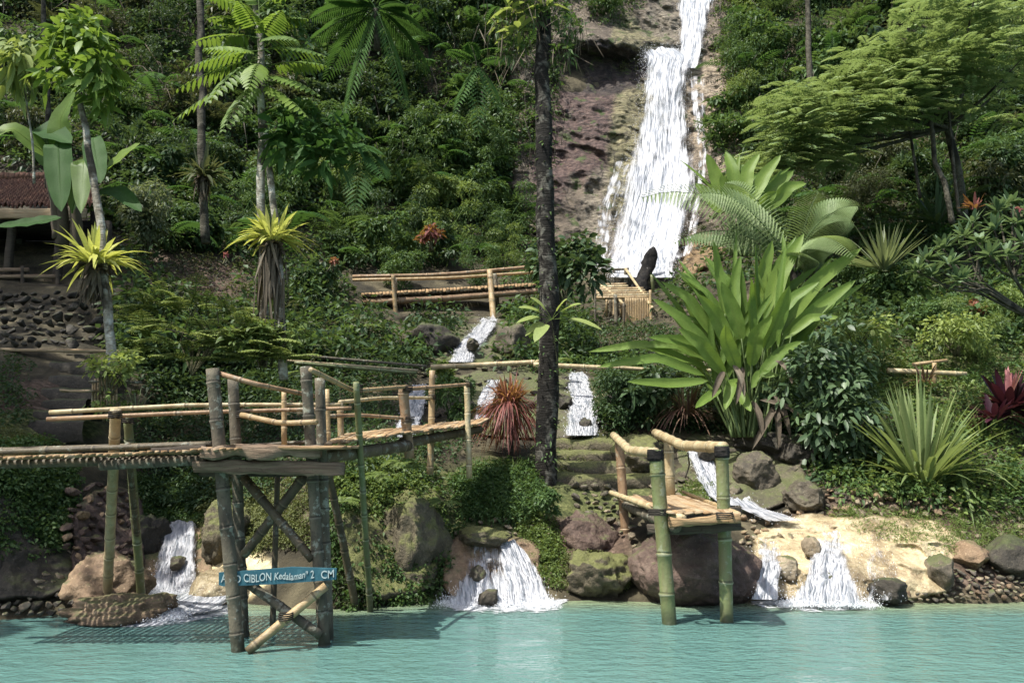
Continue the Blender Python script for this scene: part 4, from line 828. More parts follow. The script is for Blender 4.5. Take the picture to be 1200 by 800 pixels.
# ------------------------------------------------------------------ leaf colours
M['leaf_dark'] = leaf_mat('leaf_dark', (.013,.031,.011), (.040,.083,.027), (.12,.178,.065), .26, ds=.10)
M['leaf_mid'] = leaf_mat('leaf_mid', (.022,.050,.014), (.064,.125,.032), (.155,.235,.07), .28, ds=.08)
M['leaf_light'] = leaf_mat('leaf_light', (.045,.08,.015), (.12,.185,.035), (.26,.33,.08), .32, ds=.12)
M['leaf_lime'] = leaf_mat('leaf_lime', (.08,.13,.018), (.20,.28,.035), (.38,.44,.08), .34, var=.25)
M['nest'] = leaf_mat('nest_fern_leaf', (.24,.26,.04), (.48,.49,.09), (.68,.67,.20), .30, .5, var=.05, ds=.1)
M['feather'] = leaf_mat('feather_leaf', (.055,.10,.03), (.15,.225,.075), (.31,.39,.16), .32, var=.05, ds=.12)
M['broad'] = leaf_mat('broad_leaf', (.045,.09,.014), (.115,.195,.030), (.22,.31,.055), .36, .5, var=.1, ds=.04)
M['broad_dark'] = leaf_mat('broad_leaf_dark', (.018,.05,.012), (.042,.10,.024), (.085,.16,.045), .34, .6, var=.1, spec=.1, ds=.03)
M['glossy'] = leaf_mat('glossy_leaf', (.014,.036,.010), (.045,.095,.028), (.15,.235,.08), .15, .28, var=.1, spec=.6)
M['olive'] = leaf_mat('leaf_olive', (.03,.04,.014), (.07,.09,.03), (.15,.16,.06), .25)
M['palegrey'] = leaf_mat('leaf_pale_grey', (.06,.085,.035), (.14,.18,.08), (.28,.32,.15), .3, var=.1)
M['strap'] = leaf_mat('strap_leaf', (.05,.085,.02), (.14,.21,.045), (.30,.36,.10), .30, .35, var=.1)
M['brown'] = leaf_mat('dead_leaf', (.035,.026,.016), (.12,.09,.055), (.29,.24,.16), .12, .8)
M['redspike'] = leaf_mat('red_spike_leaf', (.07,.02,.02), (.22,.075,.06), (.50,.24,.06), .25, .5, var=.05, ds=.1)
M['bronze'] = leaf_mat('bronze_grass', (.04,.015,.012), (.11,.05,.03), (.26,.17,.09), .2)
M['purple'] = leaf_mat('purple_leaf', (.010,.004,.007), (.034,.009,.016), (.10,.02,.04), .2, .5, var=.05, ds=.05)
M['pink'] = leaf_mat('pink_petal', (.18,.03,.05), (.34,.07,.09), (.5,.2,.18), .3, var=.1)
M['frangipani'] = leaf_mat('frangipani_leaf', (.03,.07,.025), (.08,.15,.055), (.19,.28,.13), .28, var=.1)
M['moss'] = leaf_mat('moss_leaf', (.045,.06,.010), (.12,.145,.028), (.24,.26,.06), .2, .7)
M['stem'] = bark_pale('green_brown_stem', (.05,.05,.025), (.09,.085,.045), (.15,.14,.08))

Z = np.array([0,0,1.])
def T(mb, pts, r0, r1, sides=8, n=10, rough=.0):
    c = curve(pts, n); r = np.linspace(r0, r1, n)
    if rough: c = c+rng.normal(0, rough*r0, c.shape); r = r*(1+rng.normal(0, rough*.6, n))
    return tube(mb, c, r, sides)
def cloud(mb, cs, rs, n, L, W, tpl=T_DIA, bend=.25, tint=(.1,.9), up=.55, shell=.55, squash=.8, face=0.):
    """n leaves spread over clumps with centres cs and radii rs"""
    cs = np.atleast_2d(cs); rs = np.broadcast_to(np.asarray(rs, float), (len(cs),)); k = rng.choice(len(cs), n, p=rs**2/np.sum(rs**2))
    d = rand_unit(n); d[:,2] = np.abs(d[:,2])*np.where(rng.random(n) < .75, 1, -1); rad = rs[k]*(shell+(1-shell)*rng.random(n)**.5)*rng.uniform(.8,1.12,n)
    p = cs[k]+d*rad[:,None]*np.array([1,1,squash]); D_ = nrm(d*.8+rand_unit(n)*.8+np.array([0,-face,-.15])); N = nrm(d*(1-up)+Z*up+rand_unit(n)*.45)
    ct = rng.random(len(cs)); ti = np.clip(tint[0]+(tint[1]-tint[0])*(.35*ct[k]+.65*rng.random(n)), 0, 1)
    return leafset(mb, p, D_, N, L*rng.uniform(.6,1.25,n), W*rng.uniform(.7,1.2,n), tpl, ti, bend)
def rosette(mb, c, n, L, W, tpl=T_STRAP, el=(20,80), bend=.3, tint=(.2,.9), r0=.03, az=(0,360), Lv=.25):
    a = np.radians(rng.uniform(*az, n)); s = rng.random(n); e = np.radians(el[0]+(el[1]-el[0])*s); c = np.asarray(c, float)
    D_ = np.stack([np.cos(a)*np.cos(e), np.sin(a)*np.cos(e), np.sin(e)], -1); N = np.stack([-np.cos(a)*np.sin(e), -np.sin(a)*np.sin(e), np.cos(e)], -1)
    p = c+np.stack([np.cos(a)*r0, np.sin(a)*r0, rng.uniform(0, r0, n)], -1); l = L*rng.uniform(1-Lv, 1+Lv*.6, n)
    return leafset(mb, p, D_, N+rand_unit(n)*.12, l, W*rng.uniform(.8,1.15,n), tpl, rng.uniform(*tint, n), bend*np.cos(e)*rng.uniform(.6,1.4,n)+.03)
def frond(mb, base, d, L, npair, ll, lw, droop=.3, tint=.5, tpl=T_DIA, ang=62, bend=.15, rach=.008, start=.12, up=Z, fn=None, hang=0.):
    base = np.asarray(base, float); d = nrm(np.asarray(d, float)); s = np.linspace(start, 1, npair)
    cpt = lambda s: base+d*(s*L)[:,None]-Z*(droop*L*s**2)[:,None]
    c = cpt(s); tg = nrm(d-2*droop*s[:,None]*Z); B = nrm(np.cross(tg, up)); N = np.cross(B, tg); prof = (fn(s) if fn else np.sin(np.pi*(s*.86+.10))**.7)
    a = math.radians(ang); P_ = np.concatenate([c, c]); Dd = np.concatenate([tg*math.cos(a)+B*math.sin(a), tg*math.cos(a)-B*math.sin(a)])-Z*hang; NN = np.concatenate([N, N])+rng.normal(0,.12,(2*npair,3))
    pr = np.concatenate([prof, prof]); leafset(mb, P_, Dd, NN, ll*pr*rng.uniform(.9,1.1,2*npair), lw*(.5+.5*pr), tpl, np.clip(tint+rng.normal(0,.12,2*npair),0,1), bend)
    if rach: tube(mb, cpt(np.linspace(0, 1, 7)), np.linspace(rach, rach*.3, 7), 4, .3, cap=False)
def frond2(mb, base, d, L, npin, pl, sub, sl, sw, droop=.3, tint=.5, start=.14, hang=.25, upv=(0,0,1)):
    """twice divided fern frond"""
    base = np.asarray(base, float); d = nrm(np.asarray(d, float)); s = np.linspace(start, .99, npin); q = lambda s: base+d*(s*L)[...,None]-Z*(droop*L*s**2)[...,None]
    c = q(s); tg = nrm(d-2*droop*s[:,None]*Z); B = nrm(np.cross(tg, np.array(upv, float))); prof = np.sin(np.pi*(s*.80+.17))**.8
    PP = []; DD_ = []; NN = []; LL = []; TT = []
    for sg in (1, -1):
        pd = nrm(tg*.42+B*sg*.9-Z*.05); t = np.linspace(.04, 1, sub); plen = (pl*prof)[:,None,None]
        pp = c[:,None]+pd[:,None]*t[None,:,None]*plen-Z*(hang*plen*t[None,:,None]**2); ptg = nrm(pd[:,None]-2*hang*t[None,:,None]*Z); pb = nrm(np.cross(ptg, Z))
        for s2 in (1, -1):
            PP.append(pp.reshape(-1,3)); DD_.append((ptg*.5+pb*s2*.85).reshape(-1,3)); NN.append(np.broadcast_to(np.cross(pb, ptg), pp.shape).reshape(-1,3))
            LL.append((sl*(1-t[None]**2*.75)*prof[:,None]).ravel()); TT.append(np.clip(tint+rng.normal(0,.1,pp.shape[:2]),0,1).ravel())
        for i in range(0, npin, 1): tube(mb, pp[i][::max(1, sub//3)], .003, 3, .3, cap=False)
    leafset(mb, np.concatenate(PP), np.concatenate(DD_), np.concatenate(NN)+rng.normal(0,.1,(len(np.concatenate(PP)),3)), np.concatenate(LL), sw, T_DIA, np.concatenate(TT), .05)
    tube(mb, q(np.linspace(0,1,10)), np.linspace(.014,.004,10), 5, .15, cap=False)

# ------------------------------------------------------------------ undergrowth that nobody could count
CLIFFP = [(690,-60),(712,40),(735,40),(768,-60),(842,-60),(836,30),(828,60),(848,110),(852,170),(838,250),(835,330),(690,338),(640,320),(622,260),(635,190),(652,140),(652,70)]
STREAM = [(560,365),(600,375),(590,420),(575,500),(460,515),(470,450),(520,410),(545,380)]; STREAM2 = [(655,432),(705,432),(712,515),(655,515)]
HUTP = [(-700,200),(130,200),(135,500),(-700,500)]; DIRT = [(170,296),(230,288),(300,318),(310,372),(230,366),(190,340)]
STEPP = [(640,505),(772,508),(775,570),(640,570)]
def scatter(name, label, poly, nclump, per, rad, L, W, mat, lift=.3, tpl=T_DIA, excl=(), face=.35, bend=.25, up=.45, seed=None, tint=(.05,.95), jit=1.0, asstuff=True):
    us = [p[0] for p in poly]; vs_ = [p[1] for p in poly]; m = nclump*4
    u = rng.uniform(min(us), max(us), m); v = rng.uniform(min(vs_), max(vs_), m); ok = inpoly(u, v, poly)
    for e in excl: ok &= ~inpoly(u, v, e)
    u, v = u[ok][:nclump], v[ok][:nclump]; c = G(u, v); r = rad*rng.uniform(.5, 1.4, len(u)); c = c+np.array([0,-1,.5])*(r*lift*rng.uniform(.3,1.2,len(u)))[:,None]
    mb = MB(); cloud(mb, c, r, per*len(u), L, W, tpl, bend, tint, up, .5, .8, face)
    return solo(name, mb, M[mat], label, 'undergrowth', kind='stuff')
HILLP = [(-330,-150),(1560,-150),(1560,420),(960,400),(880,330),(700,420),(560,440),(430,430),(310,440),(150,420),(150,330),(120,210),(-120,205),(-330,205)]
TERR = [(684,305),(780,305),(785,420),(690,420)]; BRG = [(402,318),(625,305),(625,362),(500,372),(402,362)]; BRG2 = [(560,340),(600,340),(600,415),(560,415)]; BRG3 = [(448,340),(480,340),(480,405),(448,405)]
EX = (CLIFFP, STREAM, DIRT, HUTP, TERR, BRG, BRG2, BRG3)
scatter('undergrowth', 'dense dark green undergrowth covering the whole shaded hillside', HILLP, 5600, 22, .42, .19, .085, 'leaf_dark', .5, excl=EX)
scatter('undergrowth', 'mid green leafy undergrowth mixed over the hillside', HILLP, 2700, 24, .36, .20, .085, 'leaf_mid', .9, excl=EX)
scatter('undergrowth', 'olive brown twiggy undergrowth between the green plants of the hillside', HILLP, 1300, 22, .36, .16, .05, 'olive', .9, excl=EX)
RIGHTP = [(940,330),(1420,300),(1420,640),(1120,600),(1000,585),(960,560),(925,430)]
scatter('garden_undergrowth', 'low bright green garden plants on the right hand bank', RIGHTP, 1000, 26, .17, .085, .042, 'leaf_light', .6)
scatter('garden_undergrowth', 'dark low plants filling the right hand bank between the shrubs', RIGHTP, 1150, 26, .20, .09, .04, 'leaf_mid', .5)
scatter('undergrowth', 'dark leafy tangle between the bamboo pipes and the upper footbridge', [(140,360),(320,330),(480,330),(600,400),(560,450),(400,470),(300,480),(180,470),(150,420)], 1000, 24, .24, .11, .05, 'leaf_dark', .5, excl=(STREAM, DIRT, BRG, BRG2, BRG3))
scatter('undergrowth', 'dark shaded plants behind the left walkway and below the dim bank', [(150,500),(240,440),(420,460),(560,440),(560,500),(520,560),(400,560),(240,600),(170,590)], 900, 26, .16, .07, .032, 'leaf_dark', .5, excl=(STREAM,))
scatter('undergrowth', 'dark glossy leaves filling the gap below the big leaved plants', [(700,436),(960,430),(960,515),(880,515),(800,505),(750,500),(715,510)], 900, 26, .20, .09, .036, 'leaf_dark', .6)
scatter('undergrowth', 'sparse olive plants creeping over the bare earth right of the hut', DIRT+[(170,296)], 150, 18, .16, .10, .035, 'olive', .3)
scatter('undergrowth', 'low dim plants on the slope under the bamboo terrace', [(640,345),(700,380),(790,385),(800,430),(640,430)], 300, 22, .2, .1, .045, 'leaf_dark', .3)
scatter('undergrowth', 'olive and green plants around the heads of the upper cascades', [(590,340),(760,400),(740,450),(700,440),(620,440),(600,400)], 420, 22, .22, .11, .05, 'leaf_mid', .4, excl=(STREAM, STREAM2, TERR, BRG2, BRG))
MB1 = [(375,560),(450,530),(520,560),(540,620),(515,690),(500,715),(400,720),(375,640)]
scatter('bank_creeper', 'mid green creeper with small leaves hanging over the bank right of the lookout', MB1, 420, 22, .085, .055, .03, 'leaf_mid', .9, up=.25, face=.6)
scatter('bank_creeper', 'dark creeper and roots on the shaded lower bank behind the long green pole', MB1, 420, 22, .07, .035, .018, 'olive', .6, up=.1, face=.3, tint=(0,.7))
scatter('bank_creeper', 'light green tips of the creeper on the top of the bank right of the lookout', [(380,560),(450,540),(510,575),(520,620),(430,610)], 260, 24, .08, .05, .03, 'leaf_light', 1.2, up=.4)
scatter('bank_creeper', 'dark green leafy creeper covering the bank at the far left under the walkway', [(-60,520),(60,520),(92,560),(88,620),(60,660),(-60,668)], 1000, 28, .10, .055, .032, 'leaf_mid', .8, up=.3)
scatter('moss_cover', 'yellow green mossy growth along the top of the far left bank', [(-60,500),(30,508),(80,528),(60,545),(-60,545)], 420, 30, .07, .032, .02, 'moss', .8)
scatter('moss_cover', 'yellow green moss and small leaves on the rocks under the lookout platform', [(230,570),(300,560),(370,570),(360,640),(290,650),(240,640)], 480, 28, .07, .036, .022, 'moss', .7)
scatter('undergrowth', 'dim green growth on the bank under the left walkway', [(160,560),(240,560),(240,612),(180,610),(150,640)], 420, 24, .09, .045, .024, 'leaf_mid', .5, tint=(0,.6))
scatter('moss_cover', 'feathery green ground cover on the mound left of the dark trunk', [(530,560),(570,540),(620,545),(640,580),(625,612),(540,610)], 480, 22, .08, .065, .022, 'leaf_mid', .9, up=.5)
scatter('moss_cover', 'yellow green mossy leaves at the right of the middle fall', [(600,605),(640,600),(660,640),(655,690),(632,680),(615,640)], 210, 24, .06, .04, .022, 'leaf_light', .7, tint=(0,.9))
scatter('moss_cover', 'moss and tiny plants growing over the worn steps and rocks near the dock', [(645,515),(700,505),(780,512),(790,560),(700,566),(655,560)], 420, 22, .05, .028, .018, 'moss', .3, up=.7)
scatter('moss_cover', 'small leafy growth on the low mossy boulder by the dock', [(660,652),(700,646),(735,660),(735,692),(665,690)], 300, 22, .05, .026, .016, 'moss', 1.6, up=.4)
scatter('grass_patch', 'short green grass on the right bank between the stones', [(960,596),(1120,605),(1215,600),(1215,640),(1100,650),(980,620)], 420, 20, .07, .06, .01, 'leaf_light', .5, up=.2, bend=.1)
scatter('grass_patch', 'green tuft growing beside the slanting chute behind the dock deck', [(798,570),(832,566),(836,588),(800,588)], 80, 22, .06, .07, .012, 'leaf_light', .8, up=.2, bend=.1)
scatter('cliff_growth', 'light green hanging growth on the slope to the right of the waterfall top', [(838,-60),(920,-60),(900,80),(880,200),(850,150),(838,60)], 700, 24, .30, .15, .06, 'leaf_light', .5, up=.3, tint=(0,.7))
scatter('cliff_growth', 'dark overhanging plants on the cliff above the red rock', [(610,-60),(775,-60),(765,10),(730,45),(700,48),(640,62),(600,60)], 420, 26, .34, .17, .07, 'leaf_mid', .6, up=.3)
scatter('cliff_growth', 'mossy yellow green tufts on the cliff between the red rock and the waterfall', [(700,40),(745,50),(752,80),(740,200),(715,320),(700,320),(722,180),(735,110)], 190, 18, .16, .10, .04, 'moss', .2, up=.3)
scatter('cliff_growth', 'plants rooted at the foot of the cliff face left of the waterfall', [(590,40),(648,50),(645,140),(625,200),(615,260),(640,340),(600,345),(570,300)], 330, 26, .3, .15, .06, 'leaf_mid', .6)

mb = MB()
for k in range(330):
    while True:
        u, v = rng.uniform(-40,1240), rng.uniform(-40,320)
        if inpoly(u, v, HILLP) and not any(inpoly(u, v, e) for e in EX): break
    c = G(u, v, .5)+Z*.3; a = rng.uniform(0,6.28); frond(mb, c, (math.cos(a), -abs(math.sin(a))*.6, rng.uniform(.3,1.1)), rng.uniform(.9,1.9), 14, .36, .07, rng.uniform(.4,.8), rng.uniform(.1,1), T_DIA, 60, .3, .012)
solo('hill_ferns', mb, M['broad_dark'], 'long drooping fern fronds scattered through the shaded hillside plants', kind='stuff')
mb = MB()
for k in range(150):
    u, v = rng.uniform(-20,1220), rng.uniform(-30,220)
    if inpoly(u, v, CLIFFP) or inpoly(u, v, HUTP): continue
    c = G(u, v, .9); d = rng.normal(0,.35,3)*np.array([1,.3,0]); tube(mb, curve([c+Z*.8, c+d, c+d*.4-Z*rng.uniform(.6,1.8)], 8), .014, 4)
solo('hill_vines', mb, M['bark_far'] , 'thin vines and dry stems hanging through the hillside plants', kind='stuff')
scatter('undergrowth', 'sparse dark weeds on the dim bank beside the left steps', [(-40,415),(35,420),(30,500),(-40,500)], 160, 16, .10, .06, .03, 'leaf_dark', .4)
# ------------------------------------------------------------------ shrubs of the hillside, each its own plant
def shrub_proto(k):
    kind = k % 6; mb = MB(); nc = 17; a = rng.uniform(0, 2*np.pi, nc); cs = np.stack([np.cos(a)*rng.uniform(.1,.95,nc), np.sin(a)*rng.uniform(.1,.7,nc), rng.uniform(.1,1.4,nc)], -1); rs = rng.uniform(.14,.38,nc)
    if kind == 0: cloud(mb, cs, rs, 2600, .13, .06, T_DIA, .3)
    elif kind == 1: cloud(mb, cs, rs, 1500, .20, .085, T_DIA, .4)
    elif kind == 2: cloud(mb, cs, rs*.9, 700, .27, .13, T_OVAL, .4)
    elif kind == 3:
        for i in range(26): frond(mb, (rng.normal(0,.15), rng.normal(0,.15), rng.uniform(.1,.6)), rand_unit(1)[0]*np.array([1,1,.3])+Z*.7, rng.uniform(.8,1.2), 13, .24, .05, .45, rng.uniform(.3,.8))
    elif kind == 4: cloud(mb, cs*np.array([1,1,1.2]), rs, 3200, .10, .035, T_DIA, .3, up=.3)
    else:
        for c in cs: rosette(mb, c, 26, .5, .05, T_STRAP, (5,85), .5)
        cloud(mb, cs, rs, 900, .14, .06)
    for c in cs[:6]: T(mb, [(0,0,-.3), c*np.array([.3,.3,.5]), c], .03, .008, 4, 5)
    return mb
PMB = [shrub_proto(k) for k in range(12)]; _pm = {}
def shrub_mesh(k, mat):
    if (k, mat) not in _pm: _pm[(k, mat)] = PMB[k].mesh('shrub', M[mat])
    return _pm[(k, mat)]
def shrub(u, v, px, k, mat, label, group=None, cat='shrub', off=0., tall=1., name='shrub', Y=None):
    Y = float(D(u, v)) if Y is None else Y; s = px/F*Y/2.0; c = P(u, v, Y-off)
    return inst(name, shrub_mesh(k, mat), c-np.array([0,0,.1*s]), (0,0,rng.uniform(0,6.28)), (s,s,s*tall), label, cat, group)
LMK = [('the top left corner',30,20),('the slim leaning tree',95,120),('the dull green nest fern',238,200),('the feathery crown of the twin trunks',300,60),('the dark palm',440,50),('the hanging fern fronds by the cliff',560,90),
 ('the left rim of the red cliff',610,170),('the head of the tall dark trunk',640,20),('the hanging fan of broad leaves',420,180),('the middle of the upper footbridge',530,310),('the left end of the upper footbridge',420,315),('the two slim trunks',330,230),
 ('the pale fluffy shrub',172,240),('the top of the waterfall',850,20),('the foot of the waterfall',830,260),('the thin upper right trunk',948,60),('the left tip of the layered tree',900,130),('the stems under the layered tree',1095,210),('the crown of the layered tree',1080,60),
 ('the upper right corner',1180,20),('the frangipani',1160,270),('the spiky rosette',1036,290),('the tree fern tips',985,245),('the dry twigs',190,70)]
KIND = ['fine leaved','medium leaved','broad leaved','ferny','tiny leaved','spiky']*2
COLN = {'leaf_dark':'dark','leaf_mid':'green','olive':'olive','leaf_light':'light green'}
seen = {}
def autolabel(u, v, k, mat, px):   # what the plant looks like and what it stands beside
    nm, cu, cv = min(LMK, key=lambda q: (q[1]-u)**2+1.6*(q[2]-v)**2); dx, dy = u-cu, v-cv
    side = ('just right of' if dx > 0 else 'just left of') if abs(dx) > abs(dy) else ('just above' if dy < 0 else 'just below')
    if dx*dx+dy*dy > 75**2: side = side.replace('just', 'well')
    size = 'small ' if px < 58 else ('large ' if px > 74 else '')
    return f"{size}{COLN[mat]} {KIND[k]} shrub {side} {nm}"
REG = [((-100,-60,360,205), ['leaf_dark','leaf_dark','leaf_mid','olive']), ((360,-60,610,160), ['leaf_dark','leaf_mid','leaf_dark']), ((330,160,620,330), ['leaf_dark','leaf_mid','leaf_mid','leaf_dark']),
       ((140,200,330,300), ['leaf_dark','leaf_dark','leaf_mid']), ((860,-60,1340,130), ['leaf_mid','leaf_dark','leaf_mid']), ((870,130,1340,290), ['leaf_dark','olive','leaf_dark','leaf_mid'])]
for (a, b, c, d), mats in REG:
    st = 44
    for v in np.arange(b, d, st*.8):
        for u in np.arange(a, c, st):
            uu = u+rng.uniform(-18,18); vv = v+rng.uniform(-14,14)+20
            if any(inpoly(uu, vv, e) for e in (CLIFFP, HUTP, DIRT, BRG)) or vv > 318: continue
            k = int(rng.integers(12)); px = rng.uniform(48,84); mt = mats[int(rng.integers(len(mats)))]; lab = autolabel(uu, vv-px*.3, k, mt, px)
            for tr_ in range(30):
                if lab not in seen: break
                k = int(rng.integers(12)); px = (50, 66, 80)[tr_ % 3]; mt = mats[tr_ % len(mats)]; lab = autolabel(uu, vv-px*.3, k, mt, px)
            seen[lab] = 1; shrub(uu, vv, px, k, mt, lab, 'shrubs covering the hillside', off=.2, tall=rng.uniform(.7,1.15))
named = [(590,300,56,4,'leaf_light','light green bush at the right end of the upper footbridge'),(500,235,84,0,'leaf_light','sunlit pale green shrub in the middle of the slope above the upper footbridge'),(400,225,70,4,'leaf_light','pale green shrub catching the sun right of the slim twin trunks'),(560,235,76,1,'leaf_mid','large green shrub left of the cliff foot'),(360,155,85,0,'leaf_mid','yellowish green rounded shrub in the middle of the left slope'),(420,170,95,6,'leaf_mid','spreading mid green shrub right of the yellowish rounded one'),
 (480,185,80,4,'leaf_mid','bushy green shrub below the dark palm'),(540,175,90,0,'leaf_mid','wide leafy shrub near the left edge of the cliff'),(575,200,80,10,'leaf_mid','small leaved green shrub close to the brown cliff edge'),
 (520,270,90,4,'leaf_light','bright fine leaved shrub right above the upper footbridge'),(450,290,80,1,'leaf_mid','broad green shrub above the left end of the upper footbridge'),(400,260,90,3,'leaf_mid','ferny green shrub right of the two slim trunks'),
 (370,330,70,2,'leaf_dark','dark large leaved shrub beside the left end of the upper footbridge'),(345,400,80,3,'leaf_dark','dark ferny shrub below the nest fern with two trunks'),
 (705,20,60,0,'leaf_mid','tuft of green shrub over the dark overhang at the top of the cliff'),(860,60,60,4,'leaf_mid','green shrub at the right side of the waterfall top'),
 (875,120,60,10,'leaf_light','sunlit shrub on the slope right of the waterfall'),(895,170,60,4,'leaf_mid','green shrub right of the waterfall above the big leaves'),
 (1010,240,70,10,'olive','olive yellow fine leaved shrub under the layered tree'),(980,260,60,4,'olive','olive leafy shrub beside the tree fern tips'),
 (1000,330,60,0,'leaf_mid','leafy green shrub right of the tall heliconia leaves'),(1050,345,70,1,'leaf_mid','green shrub under the spiky rosette on the right'),(1100,380,70,0,'leaf_mid','soft green shrub below the frangipani'),
 (1150,400,80,4,'leaf_light','yellow green fine shrub at the right edge below the frangipani'),(1190,370,70,0,'leaf_light','light green shrub at the right edge'),(1200,180,110,2,'leaf_mid','large leaved shrub at the right edge beside the layered tree'),
 (1180,210,90,1,'leaf_dark','dark leafy shrub at the right edge above the frangipani'),(760,470,90,2,'glossy','dark glossy shrub between the mossy boulder and the bronze grass'),(720,470,70,6,'leaf_dark','dark shrub right of the two step cascade'),
 (890,480,80,2,'leaf_dark','dark shrub under the heliconia stems'),(520,440,42,2,'leaf_light','small leafy bush with bright tips beside the ramp railing'),(530,470,60,1,'leaf_mid','green plant behind the ramp posts'),
 (640,590,40,2,'leaf_mid','small green bush at the foot of the dark trunk'),(470,320,60,0,'leaf_mid','green shrub just behind the upper footbridge rails'),(560,320,60,4,'leaf_mid','fine leaved shrub behind the middle of the upper footbridge')]
for u, v, px, k, mat, lab in named: shrub(u, v+px*.25, px, k, mat, lab, None, off=.35)
# big leaved shrub right of the trunk, pale shrub, round-leafed shrub
def bush(name, label, u, v, w, h, Y, n, L, W, mat, tpl=T_OVAL, nc=16, bend=.3, cat='shrub', up=.5, tint=(.05,.95), shell=.5, stems=7, depth=.8, seed=0):
    """shrub whose outline fills w x h photo pixels with its foot at (u, v)"""
    base = P(u, v, Y); s = Y/F; hw, hh = w*s/2, h*s; a = rng.uniform(-1,1,(nc*3,3)); a = a[(a**2).sum(1) < 1][:nc]
    cs = base+np.stack([a[:,0]*hw*.78, a[:,1]*hw*depth, hh*(.5+.42*a[:,2])], -1); rs = np.full(len(cs), min(hw, hh)*.36)*rng.uniform(.7,1.3,len(cs))
    o = thing(name, base, label, cat); mb = MB(); cloud(mb, cs, rs, n, L, W, tpl, bend, tint, up, shell, .85, .25); part('foliage', mb, M[mat], o)
    mb = MB()
    for c in cs[:stems]: T(mb, [base+np.array([rng.normal(0,.04),rng.normal(0,.04),-.1]), base+(c-base)*.45+rng.normal(0,.03,3), c], .012*Y/10+.004, .005, 5, 6)
    part('stems', mb, M['stem'], o); return o
bush('shrub', 'big leaved green shrub right beside the tall dark trunk', 660, 352, 100, 90, 16.5, 900, .22, .12, 'glossy')
bush('shrub', 'pale grey green fluffy shrub right of the hut', 172, 292, 66, 88, 16.2, 3000, .13, .04, 'palegrey', T_DIA, 22, up=.3)
bush('shrub', 'dense dark shrub with oval glossy leaves left of the strappy plant', 985, 590, 138, 222, 10.8, 2700, .155, .072, 'glossy', T_OVAL, 40, .35, tint=(0,1), depth=.5)
bush('shrub', 'low yellow green variegated shrub with pale leaves left of the garden rail', 1000, 412, 120, 44, 12.9, 900, .13, .055, 'leaf_lime', T_OVAL, 22)
bush('shrub', 'yellow green shrub with pale leaf edges in front of the garden rail', 1120, 410, 90, 40, 13.2, 900, .10, .045, 'leaf_lime', T_OVAL, 18)
bush('potted_plant', 'yellow green leafy plant growing in the bamboo planter', 130, 452, 64, 44, 9.3, 330, .075, .048, 'leaf_lime', T_OVAL, 12, .2)
bush('potted_plant', 'loose leafy plant spilling below the bamboo planter', 128, 484, 70, 26, 9.25, 170, .06, .04, 'leaf_light', T_OVAL, 8, .2)
bush('shrub', 'reddish brown small plant in the right garden below the frangipani', 1145, 372, 24, 22, 14.8, 160, .12, .05, 'redspike', T_OVAL, 6)
bush('shrub', 'small red leaved plant on the slope above the upper footbridge', 505, 290, 26, 30, 21, 160, .2, .08, 'redspike', T_OVAL, 6, tint=(0,.5))
bush('flower', 'cluster of orange red flowers at the heliconia foot', 953, 378, 14, 12, 12.2, 70, .07, .04, 'pink', T_OVAL, 4)
bush('flower', 'small pink red flower left of the nest fern with two trunks', 266, 303, 8, 8, 12.2, 26, .05, .04, 'pink', T_OVAL, 2)
bush('flower', 'faded orange bloom right of the nest fern with two trunks', 389, 312, 14, 14, 13.5, 60, .07, .04, 'redspike', T_OVAL, 3, tint=(.5,1))
bush('flower', 'tiny pink frangipani blossom at the right edge', 1196, 247, 10, 8, 11.6, 24, .05, .035, 'pink', T_OVAL, 2)

# ------------------------------------------------------------------ bird's nest ferns on trunks
def nest_fern(label, u, v, Y, L, n=46, mat='nest', skirt=.6, w=.075, lean=0.):
    c = P(u, v, Y); o = thing('nest_fern', c, label, 'fern'); mb = MB(); rosette(mb, c, n, L*.98, w*.80, T_STRAP, (8,80), .50, (.1,1), .08, Lv=.30); rosette(mb, c, n//2, L*.85, w*.75, T_STRAP, (0,35), .45, (0,.8), .08); part('fronds', mb, M[mat], o)
    mb = MB(); k = 80; a = rng.uniform(0, 6.28, k); r = rng.uniform(.06,.155,k)*L*1.35; p = c+np.stack([np.cos(a)*r, np.sin(a)*r, rng.uniform(-.14,.02,k)], -1)
    leafset(mb, p, np.array([0,0,-1])+rng.normal(0,.14,(k,3)), np.stack([np.cos(a),np.sin(a),0*a],-1), skirt*rng.uniform(.25,.9,k), .036, T_STRAP, rng.uniform(0,1,k), 0)
    leafset(mb, c+rng.normal(0,.05,(50,3)), rand_unit(50)*np.array([1,1,.5])-Z*.3, Z, .20*L*1.5, .06, T_STRAP, rng.uniform(0,.6,50), .4); part('dead_fronds', mb, M['brown'], o); return o
def trunk_tree(name, label, pts, r0, r1, mat, cat='tree', group=None, limbs=()):
    o = thing(name, pts[0], label, cat, group); mb = MB(); c = curve(pts, 26); r = np.linspace(r0, r1, 26)*(1+.06*np.sin(np.arange(26)*1.7)); c = c+fbm(c*1.5, 2, 3)[:,None]*r0*np.array([.6,.6,0])
    tube(mb, c, r, 12); part('trunk', mb, M[mat], o)
    for l in limbs: mb = MB(); T(mb, l[0], l[1], l[2], 7, 8, .05); part('limb', mb, M[mat], o)
    return o
